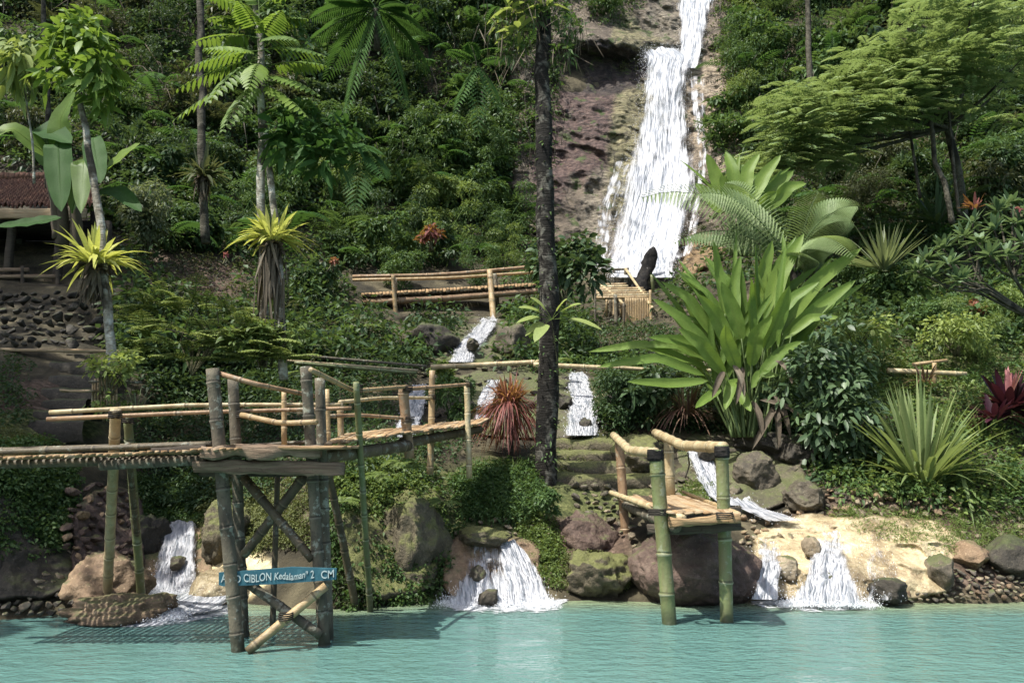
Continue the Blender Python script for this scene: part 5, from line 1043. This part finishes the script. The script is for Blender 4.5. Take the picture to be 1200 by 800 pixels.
# tree with the yellow nest fern (left)
t1 = trunk_tree('slim_tree', 'slim leaning pale tree carrying the yellow nest fern at the left', [P(131,430,9.6), P(126,350,9.6), P(121,280,9.6), P(110,200,9.7), P(99,135,9.8), P(92,88,9.9)], .058, .036, 'bark_pale',
    limbs=[([P(92,90,9.9),P(78,75,10),P(66,62,10.1)],.02,.008), ([P(92,92,9.9),P(108,70,9.7),P(122,55,9.6)],.02,.008), ([P(92,90,9.9),P(92,60,9.9),P(88,30,10)],.02,.008), ([P(93,96,9.9),P(70,96,9.6),P(52,98,9.5)],.012,.005)])
def leafy(o, spots, n, L, W, mat, tpl=T_OVAL, bend=.5, up=.35, name='crown', tint=(.05,.95), Yr=.5):
    mb = MB(); cs = np.array([P(u, v, Y) for u, v, Y, r in spots]); rs = np.array([r/F*Y for u, v, Y, r in spots]); cloud(mb, cs, rs, n, L, W, tpl, bend, tint, up, .35, .85, .2); return part(name, mb, M[mat], o)
leafy(t1, [(90,40,9.9,24),(72,62,10,20),(108,55,9.7,22),(118,80,9.6,20),(85,80,9.8,18),(104,100,9.7,16),(58,90,9.5,12),(128,105,9.7,14),(95,25,10,16),(120,125,9.8,10)], 620, .21, .10, 'broad')
nest_fern('large yellow green nest fern wrapped round the slim leaning tree at the left', 112, 311, 9.55, .62, 54)
# bright leaved sapling at the far left
t2 = trunk_tree('sapling', 'thin sapling with drooping lime leaves in the top left corner', [P(40,215,10.6), P(38,160,10.6), P(30,110,10.5), P(24,55,10.4)], .018, .008, 'bark_pale')
leafy(t2, [(14,60,10.4,14),(30,55,10.4,12),(20,90,10.4,13),(8,95,10.4,10),(38,85,10.4,9),(22,72,10.2,16)], 170, .25, .10, 'leaf_lime', bend=.9, up=.2)
# twin slim tree with pinnate crown
t3 = trunk_tree('slim_tree', 'left one of the two slim trunks with a feathery green crown', [P(310,430,11.0), P(308,350,11.0), P(307,220,11.0), P(306,120,11.1), P(304,40,11.2), P(300,0,11.3)], .072, .045, 'bark_pale')
mb = MB()
for (bu, bv, tu, tv, dY) in ((304,60,236,78,-.3),(304,45,232,48,.2),(303,70,228,100,-.2),(305,85,232,130,-.5),(304,30,245,20,.3),(304,60,370,66,-.4),(306,80,378,75,.1),(305,90,360,110,-.6),(304,30,360,20,.2),(304,20,300,-40,.3),(304,40,280,0,-.6),(304,50,330,10,-.5),(305,95,275,140,-.7),(306,100,345,130,-.5),(304,70,262,110,-.9),(303,20,240,-10,.1),(305,55,340,50,-.9),(305,75,295,100,-1.0),(304,10,350,-20,.3),(304,66,252,60,-.8)):
    b = P(bu,bv,11.1); e = P(tu,tv,11.1+dY); L_ = np.linalg.norm(e-b)*1.12; dv = nrm(e-b)+Z*.30; frond(mb, b, dv, L_, 12, .23, .082, .30, rng.uniform(.35,.95), T_OVAL, 68, .25, .009, .22, hang=.35)
part('crown', mb, M['broad'], t3)
leafy(t3, [(330,30,11.4,30),(355,60,11.5,24),(280,40,11.5,24),(300,10,11.5,30)], 600, .16, .07, 'leaf_mid')
t4 = trunk_tree('slim_tree', 'right one of the two slim trunks holding the nest fern', [P(334,445,10.8), P(329,370,10.8), P(326,290,10.8), P(320,220,10.9), P(313,170,11.0), P(300,90,11.2)], .062, .036, 'bark_pale')
leafy(t4, [(345,165,10.9,34),(375,185,10.8,26),(395,160,11,26),(350,140,11.2,26)], 420, .26, .10, 'broad_dark', bend=.4)
NF2 = nest_fern('yellow green nest fern held between the two slim trunks', 319, 284, 10.75, .56, 52, skirt=.75)
mb = MB(); k = 70; a = rng.uniform(0,6.28,k); p = P(319,300,10.75)+np.stack([np.cos(a)*.25*rng.random(k)-0, np.sin(a)*.14, -rng.uniform(0,.35,k)], -1)
leafset(mb, p, np.array([0,0,-1])+rng.normal(0,.08,(k,3)), np.stack([np.cos(a),np.sin(a),0*a],-1), rng.uniform(.3,.9,k), .03, T_STRAP, rng.uniform(0,.9,k), 0)
part('dead_fronds', mb, M['brown'], NF2)
t5 = trunk_tree('slim_tree', 'darker trunk behind with a dull green nest fern right of the hut', [P(241,285,15.2), P(238,240,15.2), P(237,180,15.2), P(235,90,15.4), P(232,-20,15.6)], .085, .07, 'bark_far'); nest_fern('dull green nest fern on the darker trunk right of the hut', 238, 208, 15.0, .62, 40, 'olive', .5, .09)
for lab, pts, r in (('tall thin grey trunk rising out of the top left of the photo', [P(56,220,14),P(55,120,14),P(52,0,14.2),P(50,-80,14.4)], .05),('thin pale trunk on the slope below the top of the upper right', [P(950,140,21),P(948,60,21.2),P(946,-40,21.5)], .09),
  ('thin crooked trunk under the layered tree, left of the other stems', [P(1078,232,17),P(1072,190,17.1),P(1064,140,17.3)], .035),('leaning trunk under the layered tree in the deep shade', [P(1116,262,16.5),P(1108,215,16.6),P(1095,190,16.8),P(1090,130,17)], .06),
  ('straight thin stem at the right of the stems under the layered tree', [P(1124,250,16.8),P(1118,200,17),P(1112,130,17.2)], .035)):
    trunk_tree('bare_trunk', lab, pts, r, r*.7, 'bark_far', 'tree trunk')
# ------------------------------------------------------------------ tall dark trunk in the middle
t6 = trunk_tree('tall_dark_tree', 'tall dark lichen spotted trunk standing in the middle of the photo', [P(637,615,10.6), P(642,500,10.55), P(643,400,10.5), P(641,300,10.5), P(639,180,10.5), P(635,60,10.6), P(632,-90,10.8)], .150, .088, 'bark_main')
mb = MB()
for k in range(260):
    v = rng.uniform(120,600); a = rng.uniform(0,6.28); rr = .10+.06*(v/600); c = P(640,v,10.5)+np.array([math.cos(a)*rr, math.sin(a)*rr, 0]); leafset(mb, c[None], np.array([[math.cos(a), math.sin(a), -.2]])+rng.normal(0,.3,(1,3)), Z, rng.uniform(.03,.09), .03, T_DIA, rng.random(), .4)
part('climber_leaves', mb, M['leaf_mid'], t6)
mb = MB(); cs = np.array([P(u,v,10.5) for u, v in ((590,30),(610,8),(625,20),(650,15),(668,35),(600,60),(660,65),(640,-10))]); k = 380; ii = rng.integers(len(cs), size=k); p = cs[ii]+rng.normal(0,.15,(k,3))
leafset(mb, p, np.array([0,0,-1])+rng.normal(0,.35,(k,3)), rand_unit(k), rng.uniform(.1,.42,k), .011, T_STRAP, rng.uniform(0,1,k), .05); part('hanging_roots', mb, M['brown'], t6, kind='stuff')
mb = MB(); cloud(mb, cs, .17, 520, .13, .05, T_DIA, .4, (.1,.9), .4); part('epiphyte_leaves', mb, M['leaf_mid'], t6)
mb = MB()
for u, v in ((600,15),(618,-5),(606,38),(640,10),(592,0)): rosette(mb, P(u,v,10.4), 9, .34, .10, T_BLADE, (-10,75), .5, (.2,1), .03)
part('epiphyte_fern', mb, M['leaf_lime'], t6)
sp = thing('sapling', P(655,440,10.2), 'pale leaved sapling with big oval leaves in front of the tall dark trunk', 'sapling'); mb = MB(); T(mb, [P(655,440,10.2),P(650,400,10.15),P(646,372,10.1)], .010, .006, 5); part('stem', mb, M['stem'], sp)
mb = MB(); b = P(647,374,10.1)
for u, v in ((672,355),(690,376),(618,358),(616,372),(632,388),(660,352),(628,350),(624,384)):
    e = P(u,v,10.0+rng.normal(0,.1)); d = e-b; L_ = np.linalg.norm(d); tube(mb, np.array([b, b+d*.5+Z*.03]), .004, 4, .4, cap=False); leafset(mb, (b+d*.42)[None], d, Z+np.array([0,-.5,0]), L_*.95, .17, T_BLADE, rng.uniform(.6,1), .25)
part('leaves', mb, M['leaf_lime'], sp)
# ------------------------------------------------------------------ banana plants by the hut
def blade(mb, b, m, e, w, tint, n=14, fold=.10, tear=.0, nrm_to=None):
    """long leaf from b over m to e with a midrib, width w"""
    c = curve([b, m, e], n); tg = nrm(np.gradient(c, axis=0)); ref = np.array([0,-.75,.65]) if nrm_to is None else np.asarray(nrm_to, float); B = nrm(np.cross(tg, ref)); N = np.cross(B, tg); s = np.linspace(0,1,n)
    w_ = w/2*np.clip(np.sin(np.pi*np.clip(s,0,1)**.8)**.55, .02, 1); xs = np.array([-1,-.5,0,.5,1]); V = c[:,None]+B[:,None]*(xs[None,:,None]*w_[:,None,None])+N[:,None]*((np.abs(xs)**1.4)[None,:,None]*w_[:,None,None]*fold*2)
    V = V+N[:,None]*(np.sin(s*23+xs[None,:].T*1.3).T[...,None]*w_[:,None,None]*.09*np.abs(xs)[None,:,None]) ; ti = np.clip(tint+np.array([0,0,.25,0,0])[None]+rng.normal(0,.04,(n,5)),0,1)
    mb.add(V.reshape(-1,3), grid_q(n,5), None, ti.ravel()); tube(mb, c-N*.004, np.linspace(.012*w*4,.003,n), 4, min(1,tint+.3), cap=False)
bn = thing('banana_plant', P(80,300,13.2), 'banana plant with broad torn leaves in front of the hut roof', 'banana plant'); mb = MB()
for u0, v0, uv in ((75,290,(66,180)),(90,300,(84,190)),(70,280,(56,200))): T(mb, [P(u0,v0,13.2),P((u0+uv[0])/2+2,(v0+uv[1])/2,13.1),P(*uv,13.0)], .12, .05, 8, 10, .04)
part('stem', mb, M['brown'], bn)
for b, m, e, w, ti, nt_ in (((84,215,12.9),(96,185,12.7),(100,208,12.3),.0,.5,0),):
    pass
BL = [((60,185,12.9),(15,150,12.6),(-25,165,12.3),.36,.75,'broad'),((60,190,12.9),(68,165,12.7),(72,248,12.2),.44,.45,'broad_dark'),((72,190,12.9),(70,140,12.9),(88,106,12.9),.38,.4,'broad'),
      ((84,250,12.6),(98,185,12.4),(95,250,12.0),.36,.2,'broad'),((110,222,12.6),(130,195,12.3),(164,168,12.1),.42,.9,'broad'),((112,225,12.6),(140,225,12.4),(166,248,12.2),.30,.5,'broad_dark'),
      ((60,200,13),(50,150,13),(84,168,12.6),.5,.35,'broad_dark'),((112,165,12.5),(108,160,12.4),(118,215,12.0),.35,.6,'broad_dark'),((72,255,12.6),(30,262,12.4),(-6,266,12.2),.26,.45,'broad_dark')]
for b, m, e, w, ti, mt in BL: mb = MB(); blade(mb, P(*b), P(*m), P(*e), w, ti); part('leaf', mb, M[mt], bn)
# ------------------------------------------------------------------ heliconia clumps
def heliconia(label, foot, Y, leaves, w, mat='broad', name='heliconia', extra=0, box_=(840,930,370,455)):
    o = thing(name, P(*foot, Y), label, 'plant'); st = MB()
    leaves = list(leaves)
    for k in range(extra):
        u0 = rng.uniform(*box_[:2]); v0 = rng.uniform(*box_[2:]); an = rng.normal(0, .5)+(u0-foot[0])/140; ln = rng.uniform(70,135)*(1 if name == 'heliconia' and extra > 15 else .6); leaves.append((u0, v0, u0+math.sin(an)*ln, v0-math.cos(an)*ln, rng.uniform(-.1,.8), rng.uniform(.05,.85), rng.uniform(.08,.15)))
    for (u0, v0, u1, v1, dY, ti, *ww) in leaves:
        e = P(u1, v1, Y+dY); b = P(u0, v0, Y+dY*.4); m = (b+e)/2+np.array([0,0,.10*np.linalg.norm(e-b)])+rng.normal(0,.045,3); mb = MB()
        blade(mb, b, m, e, (ww[0] if ww else w), ti, 14, .16, nrm_to=np.array([rng.normal(0,.35), -.9, .35])); part('leaf', mb, M[mat], o)
        f = P(foot[0]+(u0-foot[0])*.45+rng.normal(0,4), foot[1], Y+rng.normal(0,.15)); tube(st, curve([f, (f+b)/2+rng.normal(0,.02,3), b+(e-b)*.05], 8), np.linspace(.020,.008,8), 6, .4)
    if extra > 15:
        for k in range(9): u0, v0 = rng.uniform(845,920), rng.uniform(420,470); b = P(u0,v0,Y-.3); e = P(u0+rng.normal(0,26),v0+rng.uniform(25,60),Y-.5); mb = MB(); blade(mb, b, (b+e)/2+np.array([0,-.06,.05]), e, .09, rng.uniform(.2,.8), 10, .4); part('dead_leaf', mb, M['brown'], o)
    part('stems', st, M['strap'], o); return o
heliconia('tall heliconia clump with long upright sunlit leaves in front of the tree fern', (880,512), 11.5, [
 (850,372,836,282,.0,.7),(862,380,868,300,.2,.6),(880,372,905,282,.3,.9,.24),(895,385,942,274,.1,.95,.26),(905,378,960,330,-.2,.55),(900,400,1010,290,.0,.9,.24),(915,398,1003,328,-.1,.7,.2),(925,392,985,372,-.3,.8,.14),
 (850,395,800,318,.2,.8),(842,400,775,330,.0,.6),(870,400,845,330,-.3,.75,.22),(882,398,880,325,-.4,.45),(858,410,818,345,-.4,.85,.22),(895,410,925,335,-.5,.6,.24),(838,415,765,350,-.3,.7,.2),(845,425,760,395,-.2,.5,.18),
 (835,425,742,405,.1,.6,.16),(850,440,795,385,-.5,.9,.2),(830,432,690,412,.1,.8,.15),(826,440,700,430,-.2,.55,.15),(830,446,735,447,-.4,.7,.15),(865,435,850,380,-.6,.95,.22),(880,430,905,370,-.6,.8,.22),(890,440,940,400,-.4,.5,.18),
 (860,450,880,482,-.5,.9,.16),(868,445,850,480,-.5,.7,.16),(845,455,815,478,-.5,.6,.14),(900,420,870,350,.3,.35,.24),(915,420,960,390,.3,.3,.2),(865,390,825,300,.4,.35,.22),(905,395,890,300,.5,.3,.22),(880,455,910,440,-.3,.6,.14)], .165, extra=64, box_=(835,925,385,470))
heliconia('smaller cluster of upright sunlit leaves above the tree fern fronds', (870,300), 14.0, [
 (850,240,828,180,.0,.9),(858,245,845,205,-.2,.95),(862,240,850,178,.3,.7),(872,235,890,180,.1,.95),(880,238,915,182,.0,.85),(890,240,930,200,.1,.6),(900,245,945,215,-.1,.7),(868,245,870,195,.4,.4),(885,250,910,225,-.3,.8),(845,250,815,215,.1,.8)], .24, extra=12, box_=(850,905,235,262))
# tree fern
tf = thing('tree_fern', P(920,420,12.4), 'tree fern with wide arching feathery fronds above the heliconia', 'tree fern'); mb = MB(); T(mb, [P(935,430,12.6),P(932,360,12.6),P(930,300,12.6)], .07, .06, 9, 12, .08); part('trunk', mb, M['bark'], tf)
for (u, v, Y, ti, pl) in ((752,232,12.2,.75,.42),(1005,242,12.0,.7,.40),(815,228,11.8,.8,.4),(1000,300,11.2,.75,.38),(985,290,11.9,.5,.34),(960,225,12.8,.6,.36),(790,285,12.2,.55,.34),(850,215,13.2,.55,.36),(940,300,11.4,.6,.36),(1000,262,12.6,.45,.32)):
    b = P(932,318 if u < 1000 else 300,12.55); e = P(u,v,Y); L_ = np.linalg.norm(e-b)*1.05; dr = .75 if abs(u-932) > 50 else .5; d = (e-b)/L_+Z*dr; mb = MB(); frond2(mb, b, d, L_*np.linalg.norm(d), 32, pl*.95, 16, .058, .020, dr/np.linalg.norm(d), ti, .14, .2, (0,-.85,.5)); part('frond', mb, M['feather'], tf)
# palm at the top
pm = thing('palm', P(440,90,22.5), 'dark palm with drooping fronds at the top left of centre', 'palm'); mb = MB(); T(mb, [P(442,60,22.8),P(441,35,22.6),P(440,10,22.4)], .10, .08, 8); part('trunk', mb, M['bark_far'], pm)
for (u, v) in ((375,20),(385,50),(400,75),(425,85),(455,80),(475,62),(482,35),(470,5),(420,-10),(390,0)):
    b = P(440,10,22.4); e = P(u,v,22.4+rng.normal(0,.8)); L_ = np.linalg.norm(e-b); mb = MB(); d = (e-b)/L_+Z*.5; frond(mb, b, d, L_*1.25, 26, .62, .075, .45, rng.uniform(.2,.9), T_DIA, 55, .35, .02); part('frond', mb, M['broad_dark'], pm)
for lab, cu, cv, Y, fr in (('broad dark fan of leaves hanging at mid height right of the slim twin trunks', 445,190,17,[(395,150),(410,172),(430,175),(440,195),(420,215),(395,185)]),('dark fern fronds on the cliff slope left of the tall trunk', 560,95,25,[(530,60),(545,110),(560,125),(575,110),(590,70),(550,50)])):
    o = thing('fern_plant', P(cu,cv,Y), lab, 'fern')
    for u, v in fr: b = P(cu-20 if cu < 500 else cu,cv-20,Y); e = P(u,v,Y-.4); mb = MB(); L_ = np.linalg.norm(e-b); frond(mb, b, (e-b)/max(L_,.01)+Z*.3, L_*1.3, 16, .42, .08, .3, rng.uniform(.2,.7), T_DIA, 60, .3, .01); part('frond', mb, M['broad_dark'], o)
# feathery light green shrub in front of the red earth
fs = thing('feathery_shrub', P(215,440,11.0), 'bright green feathery shrub with layered fronds left of the slim twin trunks', 'shrub'); mb = MB()
for k in range(95):
    u = rng.uniform(150,335); vt = 345+.0009*(u-215)**2*6; v = rng.uniform(vt, 425); Y = 10.9-.4*rng.random()+(v < 380)*.6; a = rng.uniform(-.9,.9); L_ = rng.uniform(.32,.6)
    frond2(mb, P(u,v,Y), (math.sin(a*1.6), -.5*rng.random(), .35), L_, 9, .17, 6, .050, .024, .35, rng.uniform(.5,1), .1, .2)
part('foliage', mb, M['leaf_lime'], fs); mb = MB()
for k in range(10): T(mb, [P(225,440,11.0), P(rng.uniform(200,260),400,11), P(rng.uniform(160,320),rng.uniform(360,400),10.8)], .018, .006, 5)
part('stems', mb, M['stem'], fs)
bush('shrub', 'leafy green shrub at the foot of the slim twin trunks', 310, 420, 90, 50, 10.7, 700, .10, .05, 'leaf_light', T_OVAL, 14)
# ------------------------------------------------------------------ strappy, red and spiky plants
def tuft(name, label, u, v, Y, n, L, W, mat, el, bend, cat='plant', tpl=T_STRAP, az=(0,360), tint=(.1,1), r0=.06, n2=0):
    c = P(u, v, Y); o = thing(name, c, label, cat); mb = MB(); rosette(mb, c, n, L, W, tpl, el, bend, tint, r0, az)
    if n2: rosette(mb, c, n2, L*.6, W, tpl, (el[0]-15, el[0]+25), bend*1.5, (0,.6), r0*2, az)
    part('leaves', mb, M[mat], o); return o
tuft('strappy_plant', 'big light green strappy plant with long arching leaves on the right bank', 1080, 572, 10.2, 84, 1.42, .058, 'strap', (38,87), .30, r0=.10, n2=80, tint=(.3,1))
tuft('strappy_plant', 'trailing strappy leaves hanging over the stones right of the big strappy plant', 1122, 560, 10.2, 22, .9, .045, 'strap', (0,60), .6, r0=.08)
tuft('spiky_rosette', 'pale green spiky rosette high on the right bank', 1036, 318, 15.5, 64, 1.0, .055, 'palegrey', (5,85), .06, tint=(.1,.8))
tuft('spiky_rosette', 'dark spiky rosette in the deep shade under the layered tree', 1098, 262, 17.5, 34, 1.1, .10, 'leaf_dark', (5,80), .1)
tuft('purple_cordyline', 'dark purple cordyline with a magenta centre at the right edge', 1182, 482, 11.4, 64, .62, .11, 'purple', (-5,85), .25, tpl=T_BLADE, tint=(.0,.8), r0=.06)
c = P(1182,470,11.3); mb = MB(); rosette(mb, c, 10, .5, .06, T_BLADE, (60,88), .1, (.9,1), .02); o_ = thing('cordyline_shoot', c, 'bright magenta young leaves in the middle of the purple cordyline', 'plant'); part('leaves', mb, M['pink'], o_)
tuft('purple_cordyline', 'lower reddish purple rosette beside the dark cordyline', 1165, 492, 11.1, 34, .38, .08, 'purple', (-10,70), .3, tpl=T_BLADE, tint=(.3,1))
rs = thing('red_spider_plant', P(597,480,10.9), 'orange red spidery plant hanging in a mop above the bank', 'plant'); mb = MB()
cc = P(597,478,10.9); rosette(mb, cc, 230, .52, .020, T_STRAP, (-20,80), .85, (0,.55), .10); rosette(mb, cc+Z*.12, 90, .30, .020, T_STRAP, (20,85), .6, (.7,1), .10); k = 160; a = rng.uniform(0,6.28,k)
leafset(mb, cc+np.stack([np.cos(a)*.24*rng.random(k)**.5*1.4, np.sin(a)*.2, rng.uniform(-.3,.1,k)],-1), np.stack([np.cos(a)*.5,np.sin(a)*.5,-np.ones(k)],-1)+rng.normal(0,.2,(k,3)), np.stack([np.cos(a),np.sin(a),0*a+.3],-1), .34, .016, T_STRAP, rng.uniform(0,.6,k), .1); part('leaves', mb, M['redspike'], rs)
mb = MB(); T(mb, [P(598,590,10.9),P(600,540,10.9),cc], .02, .03, 7); part('stem', mb, M['bark'], rs)
mb = MB(); rosette(mb, P(605,570,10.6), 26, .38, .02, T_STRAP, (30,88), .3); g_ = thing('grass_tuft', P(605,570,10.6), 'green grass blades growing between the red spidery plant and the trunk', 'grass'); part('blades', mb, M['leaf_light'], g_)
tuft('bronze_grass', 'bronze and green drooping grass clump left of the heliconia stems', 805, 488, 12.2, 190, .66, .018, 'bronze', (0,85), .7, r0=.10, cat='grass')
tuft('bronze_grass', 'yellowish dry tuft on top of the bronze grass clump', 812, 440, 12.2, 60, .42, .02, 'strap', (-10,70), .7, r0=.08, cat='grass')
tuft('bromeliad', 'small yellowish bromeliad in front of the garden rail', 1085, 448, 12.2, 30, .34, .035, 'bronze', (5,75), .4, tint=(.5,1))
tuft('red_bromeliad', 'red leaved plant in the shade right of the layered tree stems', 1142, 246, 16, 18, .34, .06, 'redspike', (10,80), .2, tpl=T_BLADE, tint=(.0,.45))
tuft('grass_tuft', 'clump of grass in the right garden behind the strappy plant', 1150, 520, 11.3, 70, .45, .025, 'leaf_light', (20,85), .4, cat='grass')
tuft('grass_tuft', 'thin grass between the left nest fern tree and the bamboo planter', 160, 478, 9.6, 24, .35, .010, 'palegrey', (10,80), .5, cat='grass')
for lab, u, v, Y, n in (('fern growing below the ramp railing on the green bank', 445, 560, 8.7, 9),('fern with bright tips beside the rust coloured ramp post', 470, 545, 8.9, 10),('small fern under the right end of the ramp', 520, 590, 9.0, 9),('fern on the mound left of the red spidery plant', 560, 575, 10.2, 10),('small fern on the bank under the lookout platform', 400, 590, 8.5, 8),('fern hanging beside the left end of the upper footbridge', 430, 385, 15.5, 10),('fern at the foot of the slim twin trunks', 360, 440, 11.5, 10),('fern among the dark stones of the upper stream', 650, 425, 14, 9)):
    c = P(u,v,Y); o = thing('fern', c, lab, 'fern'); mb = MB()
    for k in range(n): a = rng.uniform(0,6.28); frond(mb, c, (math.cos(a), math.sin(a)-.3, .8), .028*Y*1.2, 13, .0065*Y*1.2, .0022*Y, .6, rng.uniform(.4,1), T_DIA, 65, .2, .003)
    part('fronds', mb, M['leaf_light'], o)
# frangipani
fg = thing('frangipani', P(1215,372,11.8), 'frangipani with curving bare branches and starry leaf clusters at the right', 'tree'); mb = MB(); tips = []
root = P(1225,380,11.8)
for k, (u, v, Y) in enumerate(((1085,305,11.5),(1075,318,11.3),(1105,292,11.6),(1112,310,11.2),(1130,278,11.7),(1148,285,11.4),(1140,262,11.9),(1165,270,11.5),(1170,248,12),(1190,262,11.7),(1185,240,12.1),(1205,250,11.9),(1200,285,11.3),(1160,300,11.1),(1125,330,11.1),(1215,300,11.4),(1092,325,11.3),(1180,300,11.2))):
    e = P(u,v,Y); hub = P(1150+rng.normal(0,6),338+rng.normal(0,5),11.5) if u < 1150 else P(1188,325,11.6); T(mb, [root, (root+hub)/2-Z*.02, hub, hub+(e-hub)*.6-Z*.10, e], .026, .012, 6, 14); tips.append(e)
part('branches', mb, M['bark_far'], fg); mb = MB()
for e in tips: rosette(mb, e, 26, .27, .065, T_BLADE, (-8,75), .2, (.1,1), .02)
part('leaves', mb, M['frangipani'], fg)
# ------------------------------------------------------------------ layered tree on the right
lt = thing('layered_tree', P(1130,270,18), 'wide layered tree with flat tiers of feathery light green foliage at the upper right', 'tree'); mb = MB(); TR = P(1128,262,18.5)
T(mb, [TR, P(1122,200,18.2), P(1110,150,18), P(1100,100,18)], .13, .07, 9, 12, .05); tiers = []
for (u0, v0, u1, v1, n) in ((878,205,940,175,14),(890,188,985,178,14),(1080,70,1200,50,16),(1130,30,1210,20,10),(950,120,1060,108,16),(1020,95,1120,80,14),(905,120,1000,88,14),(890,150,1080,105,22),(900,175,1010,150,14),(930,150,1160,128,26),(960,95,1110,70,20),(1000,60,1150,40,18),(1040,30,1190,5,16),(1080,100,1190,90,14),(880,185,960,165,10),(1000,118,1130,112,16),(920,130,1040,120,12),(1060,0,1200,-30,12),(985,75,1060,60,10)):
    for k in range(n): s = rng.random(); tiers.append((u0+(u1-u0)*s+rng.normal(0,6), v0+(v1-v0)*s+rng.normal(0,6)+14*(2*s-1)**2, rng.uniform(16.2,19.0)))
for k in range(0, len(tiers), 14): u, v, Y = tiers[k]; T(mb, [P(1110,150,18), P((1110+u)/2,(150+v)/2+6,(18+Y)/2), P(u,v+2,Y)], .05, .012, 5, 7)
part('trunk', mb, M['bark_far'], lt); mb = MB()
for u, v, Y in tiers:
    c = P(u,v,Y)
    for j in range(9):
        a = rng.uniform(0,6.28) if j > 4 else rng.uniform(3.4,6.0); frond(mb, c+rng.normal(0,.16,3)*np.array([1.6,1,.6]), (math.cos(a), math.sin(a), rng.uniform(-.1,.35)), rng.uniform(.35,.75), 11, .15, .055, .35, rng.uniform(.1,1), T_DIA, 62, .15, 0)
part('crown', mb, M['feather'], lt)
# bare twigs hanging on the dark slope at the left top
mb = MB()
for k in range(60):
    u, v = rng.uniform(100,300), rng.uniform(-10,130); c = P(u,v,float(D(u,v))-1.2); d = rng.normal(0,1,3); T(mb, [c, c+d*.5+Z*.1, c+d*1.0-Z*.25], .018, .006, 4, 6)
solo('dry_twigs', mb, M['brown'], 'tangle of bare pale twigs in the dark upper left of the slope', 'twigs', kind='stuff')
# ------------------------------------------------------------------ tall shade trees around the viewer's side of the pool (outside the frame, they cast the shade)
def shade_tree(label, x, y, z, r, n, seed):
    o = thing('shade_tree', (x, y, 0), label, 'tree', 'tall trees beside the pool'); mb = MB(); T(mb, [(x,y,-.5),(x+.3,y,z*.5),(x,y,z)], .35, .18, 10, 14, .03)
    nc = 15; a = rand_unit(nc); cs = np.array([x,y,z])+a*np.array([r,r,r*.35])*.75*rng.uniform(.4,1,(nc,1))
    for c in cs[:9]: T(mb, [(x,y,z*.75), (np.array([x,y,z])+c)/2, c], .12, .03, 6, 7)
    part('trunk', mb, M['bark'], o); mb = MB(); cloud(mb, cs, r*.36, n, .42, .24, T_DIA, .2, up=.7, shell=.1, squash=.5); part('crown', mb, M['leaf_mid'], o)
shade_tree('tall tree on the left bank beyond the edge of the photo', -12.5, 6.5, 11.5, 4.6, 4200, 1)
shade_tree('tall tree nearest the hut beyond the left edge of the photo', -17, 11.5, 17, 5.2, 5000, 2)
shade_tree('tall tree on the near left bank of the pool beyond the photo', -11.2, 4.2, 10, 3.7, 8000, 3)

# ------------------------------------------------------------------ the damp air of the gorge
'''
hm = bpy.data.materials.new('haze_air'); hm.use_nodes = True; hm.node_tree.nodes.clear(); ho = hm.node_tree.nodes.new('ShaderNodeOutputMaterial'); hv = hm.node_tree.nodes.new('ShaderNodeVolumePrincipled')
hv.inputs['Color'].default_value = (.86,.93,.90,1); hv.inputs['Density'].default_value = .0009; hv.inputs['Anisotropy'].default_value = .2; hm.node_tree.links.new(hv.outputs[0], ho.inputs['Volume'])
mb = MB(); box(mb, (0, -2, 36), (150, 130, 77)); solo('haze', mb, hm, kind='stuff', smooth=False, org=(0,0,0))
'''
